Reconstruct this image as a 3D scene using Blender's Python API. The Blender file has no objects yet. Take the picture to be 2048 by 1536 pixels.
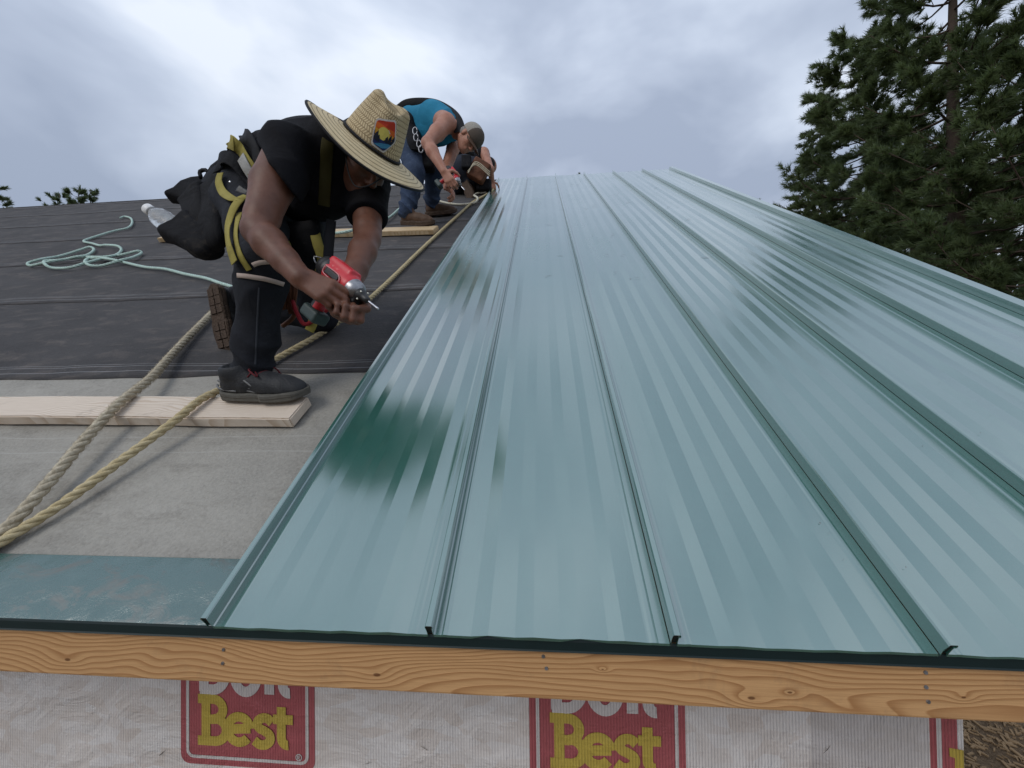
import bpy, bmesh, math, random
import numpy as np
from mathutils import Vector, Matrix

# ------------------------------------------------------------------ camera, sky, sun, exposure
sc = bpy.context.scene
CAM = np.array([0.60824, -0.65587, 0.40930])
RV = np.array([-0.0144012, -0.0141932, -0.0817260])
FPX = 783.1                       # focal length in pixels of a 2048 wide picture
SLOPE = math.radians(35.17)
_t = np.linalg.norm(RV); _k = RV / _t
_K = np.array([[0, -_k[2], _k[1]], [_k[2], 0, -_k[0]], [-_k[1], _k[0], 0]])
RC = np.eye(3) + math.sin(_t) * _K + (1 - math.cos(_t)) * _K @ _K
RIGHT, FWD, UPC = RC.T @ np.array([1., 0, 0]), RC.T @ np.array([0, 1., 0]), RC.T @ np.array([0, 0, 1.])
cam_d = bpy.data.cameras.new('camera'); cam = bpy.data.objects.new('camera', cam_d)
sc.collection.objects.link(cam); sc.camera = cam
cam_d.sensor_width = 36.0; cam_d.lens = 36.0 * FPX / 2048.0
cam_d.clip_start = 0.02; cam_d.clip_end = 3000
m = Matrix.Identity(4)
for i in range(3):
    m[i][0] = RIGHT[i]; m[i][1] = UPC[i]; m[i][2] = -FWD[i]; m[i][3] = CAM[i]
cam.matrix_world = m

SUN_EL, SUN_AZ = math.radians(36), math.radians(214)     # azimuth clockwise from +Y
world = bpy.data.worlds.new('World'); sc.world = world; world.use_nodes = True
nt = world.node_tree; nt.nodes.clear()
def wn(t, **k):
    n = nt.nodes.new(t)
    for a, b in k.items(): setattr(n, a, b)
    return n
L = nt.links.new
sky = wn('ShaderNodeTexSky', sky_type='NISHITA', sun_disc=False, sun_elevation=SUN_EL, sun_rotation=SUN_AZ)
bg1 = wn('ShaderNodeBackground'); bg1.inputs[1].default_value = 0.08; L(sky.outputs[0], bg1.inputs[0])
tc = wn('ShaderNodeTexCoord'); sep = wn('ShaderNodeSeparateXYZ'); L(tc.outputs['Generated'], sep.inputs[0])
def wmath(op, a, b=None):
    n = wn('ShaderNodeMath', operation=op)
    for i, v in enumerate((a, b)):
        if v is None: continue
        if isinstance(v, (int, float)): n.inputs[i].default_value = v
        else: L(v, n.inputs[i])
    return n.outputs[0]
zz = wmath('ADD', wmath('MAXIMUM', sep.outputs[2], 0.0), 0.75)
cmb = wn('ShaderNodeCombineXYZ'); L(wmath('DIVIDE', sep.outputs[0], zz), cmb.inputs[0]); L(wmath('DIVIDE', sep.outputs[1], zz), cmb.inputs[1])
mp = wn('ShaderNodeMapping'); mp.inputs['Rotation'].default_value = (0, 0, math.radians(-28)); mp.inputs['Scale'].default_value = (1.0, 1.0, 1.9); mp.inputs['Location'].default_value = (3.1, 1.7, 0)
L(tc.outputs['Generated'], mp.inputs[0])
n1 = wn('ShaderNodeTexNoise'); n1.inputs['Scale'].default_value = 2.3; n1.inputs['Detail'].default_value = 5; n1.inputs['Roughness'].default_value = 0.47; n1.inputs['Distortion'].default_value = 0.25
L(mp.outputs[0], n1.inputs['Vector'])
cr = wn('ShaderNodeValToRGB'); L(n1.outputs[0], cr.inputs[0])
e = cr.color_ramp.elements
e[0].position = 0.37; e[0].color = (0.29, 0.34, 0.44, 1)
e[1].position = 0.67; e[1].color = (0.63, 0.68, 0.765, 1)
x = e.new(0.47); x.color = (0.38, 0.435, 0.54, 1)
x = e.new(0.56); x.color = (0.49, 0.55, 0.655, 1)
bg2 = wn('ShaderNodeBackground'); L(wmath('ADD', wmath('MULTIPLY', wmath('MAXIMUM', sep.outputs[2], 0.0), .45), .85), bg2.inputs[1]); L(cr.outputs[0], bg2.inputs[0])
mx = wn('ShaderNodeMixShader'); mx.inputs[0].default_value = 0.93; L(bg1.outputs[0], mx.inputs[1]); L(bg2.outputs[0], mx.inputs[2])
wo = wn('ShaderNodeOutputWorld'); L(mx.outputs[0], wo.inputs[0])
sd = bpy.data.lights.new('sun', 'SUN'); sd.energy = .85; sd.angle = math.radians(26); sd.color = (1, 0.96, 0.9)
sun = bpy.data.objects.new('sun', sd); sc.collection.objects.link(sun)
_sd = Vector((math.sin(SUN_AZ) * math.cos(SUN_EL), math.cos(SUN_AZ) * math.cos(SUN_EL), math.sin(SUN_EL)))
sun.rotation_euler = _sd.to_track_quat('Z', 'Y').to_euler(); sun.location = _sd * 30
vs = sc.view_settings; vs.view_transform = 'Standard'; vs.look = 'None'; vs.exposure = 0.36; vs.gamma = 1.0; vs.use_curve_mapping = False
sc.cycles.max_bounces = 6; sc.cycles.use_denoising = True

# ------------------------------------------------------------------ helpers
COL = sc.collection
NRM = np.array([0, -math.sin(SLOPE), math.cos(SLOPE)])
UPV = np.array([0, math.cos(SLOPE), math.sin(SLOPE)])
def at(x, y, d):                     # a point d metres in front of the lens
    return CAM + d * (FWD + RIGHT * (x - 1024) / FPX - UPC * (y - 768) / FPX)
def rp(u, v, h=0.0):                 # roof coordinates: along the eave, up the slope, above the pans
    return np.array([u, 0, 0]) + UPV * v + NRM * h
def onroof(x, y, h=0.0):             # where the sight line meets the roof
    d = at(x, y, 1) - CAM; s = (h - NRM @ CAM) / (NRM @ d); return CAM + s * d
def uv_of(P): return P[0], P @ UPV
rng = random.Random(7); NR = np.random.default_rng(11)

def link(name, me, parent=None, mat=None, loc=None):
    o = bpy.data.objects.new(name, me); COL.objects.link(o)
    if parent is not None: o.parent = parent
    if mat is not None and me is not None and not me.materials: me.materials.append(mat)
    if loc is not None: o.location = loc
    return o
def mesh(name, verts, faces, smooth=False):
    me = bpy.data.meshes.new(name); me.from_pydata([tuple(map(float, v)) for v in verts], [], [tuple(map(int, f)) for f in faces]); me.update()
    if smooth: me.polygons.foreach_set('use_smooth', [True] * len(me.polygons))
    return me
def fastmesh(name, V, Fq, smooth=True):           # numpy verts + faces of equal size
    me = bpy.data.meshes.new(name); V = np.asarray(V, np.float32); Fq = np.asarray(Fq, np.int32); n = Fq.shape[1]
    me.vertices.add(len(V)); me.vertices.foreach_set('co', V.ravel())
    me.loops.add(Fq.size); me.loops.foreach_set('vertex_index', Fq.ravel())
    me.polygons.add(len(Fq)); me.polygons.foreach_set('loop_start', np.arange(0, Fq.size, n, dtype=np.int32)); me.polygons.foreach_set('loop_total', np.full(len(Fq), n, np.int32))
    me.polygons.foreach_set('use_smooth', np.full(len(Fq), smooth)); me.update(calc_edges=True); me.validate(); return me
def empty(name, loc, label=None, cat=None, group=None, kind=None):
    o = bpy.data.objects.new(name, None); COL.objects.link(o); o.location = tuple(map(float, loc)); o.empty_display_size = 0.05
    tag(o, label, cat, group, kind); return o
def tag(o, label=None, cat=None, group=None, kind=None):
    if label: o['label'] = label
    if cat: o['category'] = cat
    if group: o['group'] = group
    if kind: o['kind'] = kind
    return o
def bm_obj(name, bm, parent, mat, bev=0.0, smooth=False, loc=None):
    if bev: bmesh.ops.bevel(bm, geom=list(bm.edges), offset=bev, segments=2, affect='EDGES', profile=0.6)
    me = bpy.data.meshes.new(name); bm.to_mesh(me); bm.free()
    if smooth: me.polygons.foreach_set('use_smooth', [True] * len(me.polygons))
    return link(name, me, parent, mat, loc)
def box_bm(sx, sy, sz):
    bm = bmesh.new(); bmesh.ops.create_cube(bm, size=1); bmesh.ops.scale(bm, vec=(sx, sy, sz), verts=bm.verts); return bm
def frame_obj(o, c, X, Y, Z):
    mm = Matrix.Identity(4)
    for i in range(3): mm[i][0] = X[i]; mm[i][1] = Y[i]; mm[i][2] = Z[i]; mm[i][3] = c[i]
    o.matrix_local = mm
def unit(a): a = np.asarray(a, float); return a / np.linalg.norm(a)
def catmull(pts, step):
    pts = [np.asarray(p, float) for p in pts]; P = [2 * pts[0] - pts[1]] + pts + [2 * pts[-1] - pts[-2]]; out = []
    for i in range(1, len(P) - 2):
        n = max(2, int(np.linalg.norm(P[i + 1] - P[i]) / step))
        for k in range(n):
            t = k / n; a, b, c, d = P[i - 1:i + 3]
            out.append(0.5 * (2 * b + (c - a) * t + (2 * a - 5 * b + 4 * c - d) * t * t + (3 * b - a - 3 * c + d) * t ** 3))
    out.append(pts[-1]); return np.array(out)
def frames(P):
    T = np.gradient(P, axis=0); T /= np.linalg.norm(T, axis=1)[:, None] + 1e-12
    n = np.cross(T[0], [0, 0, 1.]); n = n if np.linalg.norm(n) > .05 else np.cross(T[0], [1., 0, 0]); n /= np.linalg.norm(n); Ns = [n]
    for i in range(1, len(P)):
        n = Ns[-1] - T[i] * (Ns[-1] @ T[i]); n /= np.linalg.norm(n) + 1e-12; Ns.append(n)
    N = np.array(Ns); return T, N, np.cross(T, N)
def tube(P, rad, sides=8, cap=True, flat=None):
    P = np.asarray(P, float); n = len(P); rad = np.broadcast_to(np.asarray(rad, float), (n,)); T, N, B = frames(P)
    a = np.linspace(0, 2 * math.pi, sides, endpoint=False)
    V = (P[:, None] + rad[:, None, None] * (np.cos(a)[None, :, None] * N[:, None] + np.sin(a)[None, :, None] * B[:, None])).reshape(-1, 3)
    i = np.arange(n - 1)[:, None] * sides; j = np.arange(sides)[None]; k = (j + 1) % sides
    F = np.stack([i + j, i + k, i + sides + k, i + sides + j], -1).reshape(-1, 4)
    if cap:
        V = np.vstack([V, P[:1], P[-1:]]); c0, c1 = n * sides, n * sides + 1; j = np.arange(sides); k = (j + 1) % sides
        F = np.vstack([F, np.stack([np.full(sides, c0), k, j, j], -1), np.stack([np.full(sides, c1), (n - 1) * sides + j, (n - 1) * sides + k, (n - 1) * sides + k], -1)])
    return V, F
def faces_of(F): return [tuple(dict.fromkeys(map(int, f))) for f in F]
def tube_obj(name, P, rad, mat, parent=None, sides=8, off=None):
    V, F = tube(P, rad, sides); 
    if off is not None: V = V - np.asarray(off)
    return link(name, mesh(name, V, faces_of(F), True), parent, mat)

# ---- materials
def MAT(name):
    mt = bpy.data.materials.new(name); mt.use_nodes = True; n = mt.node_tree; b = n.nodes['Principled BSDF']; return mt, n, b
class G:                                            # little node builder
    def __init__(s, name, rough=0.6, spec=0.5, base=(.5, .5, .5)):
        s.m, s.t, s.b = MAT(name); s.set(Roughness=rough); s.b.inputs['Specular IOR Level'].default_value = spec
        s.b.inputs['Base Color'].default_value = (*base, 1); s.tc = s.n('ShaderNodeTexCoord')
    def n(s, t, **k):
        x = s.t.nodes.new(t)
        for a, b in k.items(): setattr(x, a, b)
        return x
    def L(s, a, b): s.t.links.new(a, b)
    def put(s, sock, v):
        if isinstance(v, (int, float)): sock.default_value = v
        elif isinstance(v, tuple): sock.default_value = v if len(v) == len(sock.default_value) else (*v, 1)
        else: s.L(v, sock)
    def set(s, **k):
        for a, v in k.items(): s.put(s.b.inputs[a.replace('_', ' ')], v)
    def co(s, scale=(1, 1, 1), rot=(0, 0, 0), loc=(0, 0, 0), src='Object', vec=None):
        mp = s.n('ShaderNodeMapping'); mp.inputs['Scale'].default_value = scale; mp.inputs['Rotation'].default_value = rot; mp.inputs['Location'].default_value = loc
        s.L(vec if vec is not None else s.tc.outputs[src], mp.inputs[0]); return mp.outputs[0]
    def noise(s, scale, detail=4, rough=.5, dist=0, vec=None, out=0):
        x = s.n('ShaderNodeTexNoise'); x.inputs['Scale'].default_value = scale; x.inputs['Detail'].default_value = detail; x.inputs['Roughness'].default_value = rough; x.inputs['Distortion'].default_value = dist
        s.L(vec if vec is not None else s.tc.outputs['Object'], x.inputs['Vector']); return x.outputs[out]
    def ramp(s, fac, stops):
        x = s.n('ShaderNodeValToRGB'); s.put(x.inputs[0], fac); el = x.color_ramp.elements
        while len(el) < len(stops): el.new(.5)
        for e_, (p, c) in zip(el, stops): e_.position = p; e_.color = (*c, 1) if isinstance(c, tuple) else (c, c, c, 1)
        return x.outputs[0]
    def mix(s, fac, a, b, mode='MIX'):
        x = s.n('ShaderNodeMix', data_type='RGBA', blend_type=mode); s.put(x.inputs[0], fac); s.put(x.inputs[6], a); s.put(x.inputs[7], b); return x.outputs[2]
    def math(s, op, a, b=None, c=None):
        x = s.n('ShaderNodeMath', operation=op)
        for i, v in enumerate((a, b, c)):
            if v is not None: s.put(x.inputs[i], v)
        return x.outputs[0]
    def xyz(s, vec=None):
        x = s.n('ShaderNodeSeparateXYZ'); s.L(vec if vec is not None else s.tc.outputs['Object'], x.inputs[0]); return x.outputs
    def vec(s, x=0., y=0., z=0.):
        c = s.n('ShaderNodeCombineXYZ'); s.put(c.inputs[0], x); s.put(c.inputs[1], y); s.put(c.inputs[2], z); return c.outputs[0]
    def bump(s, h, strength=.3, dist=.01, normal=None):
        x = s.n('ShaderNodeBump'); x.inputs['Strength'].default_value = strength; x.inputs['Distance'].default_value = dist; s.L(h, x.inputs['Height'])
        if normal is not None: s.L(normal, x.inputs['Normal'])
        s.L(x.outputs[0], s.b.inputs['Normal']); return x.outputs[0]

def plain(name, c, rough=.6, spec=.4, var=.25, scale=30, bump=.15, metal=0.0, bd=.003):
    g = G(name, rough, spec); nz = g.noise(scale, 5, .6)
    g.set(Base_Color=g.mix(nz, tuple(v * (1 - var) for v in c), tuple(min(1, v * (1 + var)) for v in c))); g.set(Metallic=metal)
    if bump: g.bump(g.noise(scale * 3, 4, .6), bump, bd)
    return g.m

M = {}
# painted sheet steel: dark green, the pale look comes from the sky it mirrors
g = G('green_steel', .27, .5)
cv = g.co((1, 1, 1)); d1 = g.noise(2.2, 5, .6, vec=g.co((1.6, .5, 1))); d2 = g.noise(26, 4, .7)
g.set(Base_Color=g.mix(g.ramp(d2, [(.35, 0.), (.8, 1.)]), (.024, .116, .090), (.032, .130, .102)), IOR=2.15, Coat_Weight=1.0, Coat_IOR=2.4, Coat_Roughness=.20, Specular_Tint=(.90, 1., .99))
spk = g.n('ShaderNodeTexVoronoi'); spk.inputs['Scale'].default_value = 42; g.L(g.co((1, 1, 1)), spk.inputs['Vector'])
dust = g.ramp(g.noise(1.3, 6, .68, vec=g.co((2.2, .8, 1), loc=(4, 2, 0))), [(.42, 0.), (.75, 1.)])
g.set(Roughness=g.math('ADD', g.math('MULTIPLY', dust, .12), .20))
g.bump(g.math('ADD', g.noise(1.0, 2, .4, vec=g.co((4.5, 1.3, 1))), g.math('MULTIPLY', g.noise(160, 2, .5), .012)), .22, .012)
M['steel'] = g.m
g = G('green_flashing', .34, .5); st = g.ramp(g.noise(9, 6, .7, dist=1.2, vec=g.co((.8, 1.6, 1))), [(.52, 0.), (.66, 1.)])
g.set(Base_Color=g.mix(st, (.03, .095, .085), (.075, .085, .07)), IOR=2.15, Roughness=g.math('ADD', g.math('MULTIPLY', st, .25), .27))
g.bump(g.noise(22, 6, .75, dist=.8), .35, .006); M['flash'] = g.m
M['flash_edge'] = plain('shaded_green_edge', (.007, .018, .018), .5, .3, .15, 20, .05)  # flashing green darkened: shade on its turned-down face is put into the colour
def felt(name, dark, light, stain, k):
    g = G(name, .85, .25)
    big = g.noise(1.6, 6, .62, dist=.6, vec=g.co((1, 1.5, 1), rot=(0, 0, .5))); fine = g.noise(140, 3, .6); mid = g.noise(11, 6, .7, dist=.5, vec=g.co((.6, 1.3, 1), rot=(0, 0, .45)))
    c = g.mix(g.ramp(big, [(.3, 0.), (.72, 1.)]), dark, light); c = g.mix(g.ramp(mid, [(.5, 0.), (.78, k)]), c, stain)
    c = g.mix(g.ramp(g.noise(48, 5, .75, dist=1), [(.60, 0.), (.72, .55)]), c, tuple(v * .45 for v in dark))
    c = g.mix(g.math('MULTIPLY', fine, .55), c, tuple(min(1, v * 1.7) for v in light)); g.set(Base_Color=c)
    g.bump(g.math('ADD', g.math('MULTIPLY', mid, .8), g.math('MULTIPLY', fine, .25)), .85, .012); return g.m
M['felt_black'] = felt('black_underlayment', (.022, .0215, .0225), (.058, .055, .055), (.15, .125, .108), .8)
M['felt_grey'] = felt('grey_underlayment', (.135, .128, .112), (.31, .293, .258), (.105, .095, .080), 1.0)
M['chalk'] = plain('pale_print_line', (.32, .32, .32), .8, .2, .4, 60, 0)
M['osb'] = plain('sheathing', (.42, .30, .17), .8, .2, .3, 18, .2)
# sawn softwood: contour lines of a stretched field give cathedral grain, radial bumps give the knots
def wood(name, pale, dark, deep, ax, az, knots=(), dens=30., off=0., weather=0.3):
    g = G(name, .62, .3); X = g.xyz(); lx, lz = X[ax], X[az]
    h = g.math('MULTIPLY', g.noise(1., 2.5, .42, dist=.5, vec=g.vec(g.math('MULTIPLY', g.math('ADD', lx, off), 1.7), g.math('MULTIPLY', lz, 6.0), off)), 1.25)
    h = g.math('ADD', h, g.math('MULTIPLY', lz, 6.5)); kd = None
    for (kx, kz, s) in knots:
        dx = g.math('MULTIPLY', g.math('SUBTRACT', lx, kx), .45); dz = g.math('SUBTRACT', lz, kz)
        r2 = g.math('ADD', g.math('MULTIPLY', dx, dx), g.math('MULTIPLY', dz, dz))
        b = g.math('EXPONENT', g.math('MULTIPLY', r2, -1.0 / (s * s * 5)))
        h = g.math('ADD', h, g.math('MULTIPLY', b, .10))
        kk = g.math('EXPONENT', g.math('MULTIPLY', r2, -1.0 / (s * s * .16))); kd = kk if kd is None else g.math('MAXIMUM', kd, kk)
    fr = g.math('FRACT', g.math('MULTIPLY', h, dens)); line = g.ramp(fr, [(0., .0), (.45, .12), (.86, .95), (.93, 1.), (1., .0)])
    fib = g.noise(1., 4, .65, vec=g.vec(g.math('MULTIPLY', lx, 14.), g.math('MULTIPLY', lz, 420.), off))
    c = g.mix(g.noise(2.5, 3, .5), pale, tuple(v * .86 for v in pale)); c = g.mix(g.math('MULTIPLY', line, .75), c, dark)
    c = g.mix(g.ramp(fib, [(.4, 0.), (.75, .3)]), c, tuple(v * .7 for v in dark))
    c = g.mix(g.ramp(g.noise(6, 6, .7, dist=.8), [(.6, 0.), (.82, weather)]), c, (.13, .10, .075))
    if kd is not None: c = g.mix(g.ramp(kd, [(.25, 0.), (.6, .85)]), c, deep)
    g.set(Base_Color=c); g.bump(g.math('ADD', line, fib), .25, .0015); return g.m
M['wood_plank'] = wood('weathered_lumber', (.76, .66, .55), (.50, .38, .27), (.2, .1, .05), 0, 1, (), 24, 5., .5)
M['wood_plank2'] = wood('pale_lumber', (.62, .48, .30), (.42, .28, .14), (.2, .1, .05), 0, 1, (), 20, 9., .2)
M['nail'] = plain('steel_nail', (.30, .30, .31), .4, .5, .3, 200, .1, .8)
# house wrap: woven translucent film, ribbed, sheathing blotches behind it
def wrapmat(name, base, blot, k):
    g = G(name, .42, .4); X = g.xyz(); rib = g.math('SINE', g.math('MULTIPLY', X[0], 820.)); rz = g.math('SINE', g.math('MULTIPLY', X[2], 700.))
    fl = g.n('ShaderNodeTexVoronoi', feature='F1'); fl.inputs['Scale'].default_value = 16; fl.inputs['Randomness'].default_value = 1
    g.L(g.co((1, 1, 2.2), rot=(0, .5, 0)), fl.inputs['Vector']); cr_ = g.noise(5, 5, .6, dist=1.4)
    c = g.mix(g.math('MULTIPLY', g.xyz(fl.outputs['Color'])[0], k), base, blot)
    c = g.mix(g.ramp(rib, [(.2, .0), (.95, .30)]), c, tuple(v * .55 for v in base)); c = g.mix(g.ramp(cr_, [(.45, 0.), (.7, .35)]), c, tuple(min(1, v * 1.25) for v in base))
    g.set(Base_Color=c); g.bump(g.math('ADD', g.math('MULTIPLY', rib, .04), g.math('ADD', cr_, g.math('MULTIPLY', rz, .006))), .7, .025); return g.m
M['wrap'] = wrapmat('house_wrap', (.74, .71, .69), (.62, .54, .48), .75)
M['wrap_red'] = wrapmat('wrap_red_print', (.40, .105, .115), (.35, .10, .105), .5)
M['wrap_yellow'] = wrapmat('wrap_yellow_print', (.52, .39, .075), (.46, .35, .08), .5)
M['wrap_white'] = wrapmat('wrap_white_print', (.62, .58, .56), (.55, .5, .47), .5)
# ground
g = G('bare_dirt', .95, .2); a = g.noise(3, 8, .7); b2 = g.noise(38, 6, .75, dist=1)
c = g.mix(g.ramp(b2, [(.35, 0.), (.7, 1.)]), (.085, .058, .036), (.26, .185, .115)); c = g.mix(g.ramp(a, [(.5, 0.), (.75, .5)]), c, (.30, .22, .14)); g.set(Base_Color=c); g.bump(b2, .9, .04); M['dirt'] = g.m
M['chip'] = plain('wood_chip', (.24, .165, .095), .85, .2, .6, 4, .1)
# foliage
def leaf(name, a, b):
    g = G(name, .55, .35); g.set(Base_Color=g.mix(g.ramp(g.noise(.9, 4, .6), [(.3, 0.), (.7, 1.)]), a, b))
    o_ = [n for n in g.t.nodes if n.type == 'OUTPUT_MATERIAL'][0]; tr = g.n('ShaderNodeBsdfTranslucent'); tr.inputs[0].default_value = (b[0] * 1.2, b[1] * 1.25, b[2], 1); ms = g.n('ShaderNodeMixShader'); ms.inputs[0].default_value = .42; g.L(g.b.outputs[0], ms.inputs[1]); g.L(tr.outputs[0], ms.inputs[2]); g.L(ms.outputs[0], o_.inputs[0])
    return g.m
M['pine'] = leaf('pine_needles', (.058, .092, .044), (.125, .160, .070)); M['fir'] = leaf('fir_needles', (.070, .098, .058), (.130, .160, .085)); M['pine_dark'] = leaf('dark_pine_needles', (.055, .085, .048), (.10, .13, .062))  # pine_dark is a darker needle green for the farther pines
M['bark'] = plain('pine_bark', (.085, .062, .048), .9, .2, .5, 9, .6, 0, .03)
# ------------------------------------------------------------------ ground and house
GZ = -2.75; W = 0.406; NP = 6; RIDGE = 6.08; ULEFT = -11.0; URIGHT = NP * W; WALLY = 0.40; CORNER = 1.617
gb = bmesh.new(); bmesh.ops.create_grid(gb, x_segments=2, y_segments=2, size=900)
gr = bm_obj('ground', gb, None, M['dirt'], loc=(0, 300, GZ)); tag(gr, kind='structure')
HB = np.array([-4.0, 4.0, GZ])
house = empty('house', HB, 'half roofed wooden house wrapped in printed weather film under a steep roof', 'house')
HL = tuple(-HB)
def quadbox(x0, x1, y0, y1, z0, z1):
    V = [(x0, y0, z0), (x1, y0, z0), (x1, y1, z0), (x0, y1, z0), (x0, y0, z1), (x1, y0, z1), (x1, y1, z1), (x0, y1, z1)]
    return V, [(0, 3, 2, 1), (4, 5, 6, 7), (0, 1, 5, 4), (1, 2, 6, 5), (2, 3, 7, 6), (3, 0, 4, 7)]
RY, RZ = RIDGE * math.cos(SLOPE), RIDGE * math.sin(SLOPE)
# gabled wall shell (front, right gable, back, left gable)
y1 = 2 * RY - WALLY; zt = WALLY * math.tan(SLOPE) - .10; zr = RZ - .14
V = [(-10.4, WALLY, GZ), (CORNER, WALLY, GZ), (CORNER, y1, GZ), (-10.4, y1, GZ), (-10.4, WALLY, zt), (CORNER, WALLY, zt), (CORNER, y1, zt), (-10.4, y1, zt), (CORNER, RY, zr), (-10.4, RY, zr)]
wall = link('wall', mesh('wall', V, [(0, 1, 5, 4), (1, 2, 6, 8, 5), (2, 3, 7, 6), (3, 0, 4, 9, 7)]), house, M['wrap'], HL)
# printing on the film: flat strokes a hair in front of it
def stroke(pts, hw):
    P = np.array(pts, float); T = np.gradient(P, axis=0); T /= np.linalg.norm(T, axis=1)[:, None]; N = np.stack([-T[:, 1], T[:, 0]], 1)
    A, B = P + N * hw, P - N * hw; n = len(P)
    return np.vstack([A, B]), [(i, i + 1, n + i + 1, n + i) for i in range(n - 1)]
def arc(cx, cy, rx, ry, a0, a1, n=18): return [(cx + rx * math.cos(math.radians(a)), cy + ry * math.sin(math.radians(a))) for a in np.linspace(a0, a1, n)]
def flat(name, strokes, mat, ox, oz, s, lift, hw=.034, par=None):
    VV, FF = [], []
    for k, st in enumerate(strokes):
        h = hw
        if isinstance(st, tuple): st, h = st
        v, f = stroke(st, h); b = len(VV)
        VV += [(ox + a * s, WALLY - lift - k * .0003 - .00001 * (i % (len(v) // 2)), oz + c * s) for i, (a, c) in enumerate(v)]; FF += [tuple(b + i for i in q) for q in f]
    return link(name, mesh(name, VV, FF), par or wall, mat)
def rrect(x0, x1, z0, z1, r, n=6):
    p = []
    for cx, cz, a in ((x1 - r, z1 - r, 0), (x0 + r, z1 - r, 90), (x0 + r, z0 + r, 180), (x1 - r, z0 + r, 270)): p += arc(cx, cz, r, r, a, a + 90, n)
    return p
def plate(name, poly, mat, ox, oz, s, lift):
    return link(name, mesh(name, [(ox + a * s, WALLY - lift, oz + c * s) for a, c in poly], [tuple(range(len(poly)))]), wall, mat)
LET = {
 'B': [[(.05, -.02), (.05, .1), (.05, .2), (.05, .32)], [(-.01, .298), (.05, .298), (.10, .298)] + arc(.105, .228, .075, .07, 90, -90), [(.05, .158), (.11, .158)] + arc(.12, .085, .085, .078, 90, -90) + [(.05, .007), (-.01, .007)]],
 'e': [arc(.30, .098, .083, .088, 5, 320, 30), [(.215, .095), (.30, .103), (.385, .108)]],
 's': [[(p[0], p[1]) for p in catmull([(.545, .158, 0), (.51, .186, 0), (.465, .183, 0), (.437, .152, 0), (.452, .117, 0), (.492, .098, 0), (.527, .074, 0), (.532, .036, 0), (.500, .006, 0), (.455, .004, 0), (.415, .030, 0)], .008)]],
 't': [[(.615, .27), (.615, .15), (.615, .07)] + arc(.658, .06, .043, .05, 180, 280, 8), [(.555, .185), (.62, .185), (.70, .185)]]}
TOP = {
 'D': [[(.03, 0.), (.03, .15), (.03, .3)], [(.0, .015), (.06, .015), (.09, .015)] + arc(.10, .15, .10, .135, -90, 90) + [(.03, .285)]],
 'o': [arc(.345, .13, .085, .12, 0, 360, 30)],
 'i': [[(.52, .0), (.52, .1), (.52, .2)], [(.52, .25), (.52, .28), (.52, .3)]],
 't': [[(.62, .33), (.62, .2), (.62, .08)] + arc(.665, .07, .045, .055, 180, 280, 8), [(.56, .21), (.62, .21), (.70, .21)]]}
LOGO_Z = -0.645
def logo(x0, s, cut=None):
    z0 = LOGO_Z - x0 * .0
    plate('printed_badge', rrect(0, 1, 0, .95, .07), M['wrap_red'], x0, z0, s, .0012)
    p = rrect(.055, .945, .055, .90, .045, 5); p.append(p[0])
    flat('printed_border', [(p, .011)], M['wrap_white'], x0, z0, s, .0022)
    for k, st in LET.items(): flat('printed_letter', st, M['wrap_yellow'], x0 + .145 * s, z0 + .165 * s, s, .0026 + .0004 * 'Best'.index(k), .033)
    for k, st in TOP.items(): flat('printed_letter', st, M['wrap_white'], x0 + .15 * s, z0 + .515 * s, s, .0026, .036)
    ring = arc(.885, .095, .021, .021, 0, 360, 16)
    flat('registered_mark', [(ring, .0035), ([(.878, .083), (.878, .095), (.878, .107)], .003), ([(.878, .106), (.888, .105), (.891, .1), (.888, .095), (.879, .094)], .0025), ([(.884, .094), (.888, .089), (.892, .083)], .0025)], M['wrap_white'], x0, z0, s, .003)
for x0 in (-.444, .556): logo(x0, .402)
plate('printed_badge', [(0, -.8), (.155, -.8), (.155, .95), (0, .95)], M['wrap_red'], 1.54, LOGO_Z, .402, .0012)
flat('printed_border', [([(.05, -.8), (.05, 0), (.05, .95)], .014)], M['wrap_white'], 1.54, LOGO_Z, .402, .0022)
plate('printed_letter', [(.125, .02), (.185, .03), (.185, .40), (.105, .41), (.105, .36), (.135, .35)], M['wrap_yellow'], 1.54, LOGO_Z, .402, .0026)
plate('wrap_patch', [(0, -1), (.69, -1), (.69, .62), (.01, .60)], wrapmat('house_wrap_overlap', (.58, .545, .53), (.53, .48, .44), .5), 1.26, LOGO_Z, .402, .0007)
g = G('faded_red_print', .5, .3); g.set(Base_Color=g.mix(g.ramp(g.noise(22, 4, .6), [(.45, 0.), (.55, 1.)]), (.50, .42, .41), (.42, .17, .18)))
plate('faded_print', [(.0, -.6), (.42, -.6), (.44, .26), (.22, .30), (.0, .31)], g.m, 1.395, LOGO_Z - .02, .402, .0018)
for (x, z, a) in ((-.50, -.62, .7), (.11, -.61, .3), (.27, -.56, -.5), (1.30, -.50, .9), (-.15, -.66, .2), (1.03, -.60, -.4)):      # wind-blown splinters stuck on the film
    dx, dz = .016 * math.cos(a), .016 * math.sin(a); o = link('splinter', mesh('splinter', [(x - dx, WALLY - .003, z - dz), (x, WALLY - .006, z + .002), (x + dx, WALLY - .003, z + dz), (x, WALLY - .002, z - .002)], [(0, 1, 2), (0, 2, 3)]), wall, M['bark'])
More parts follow.
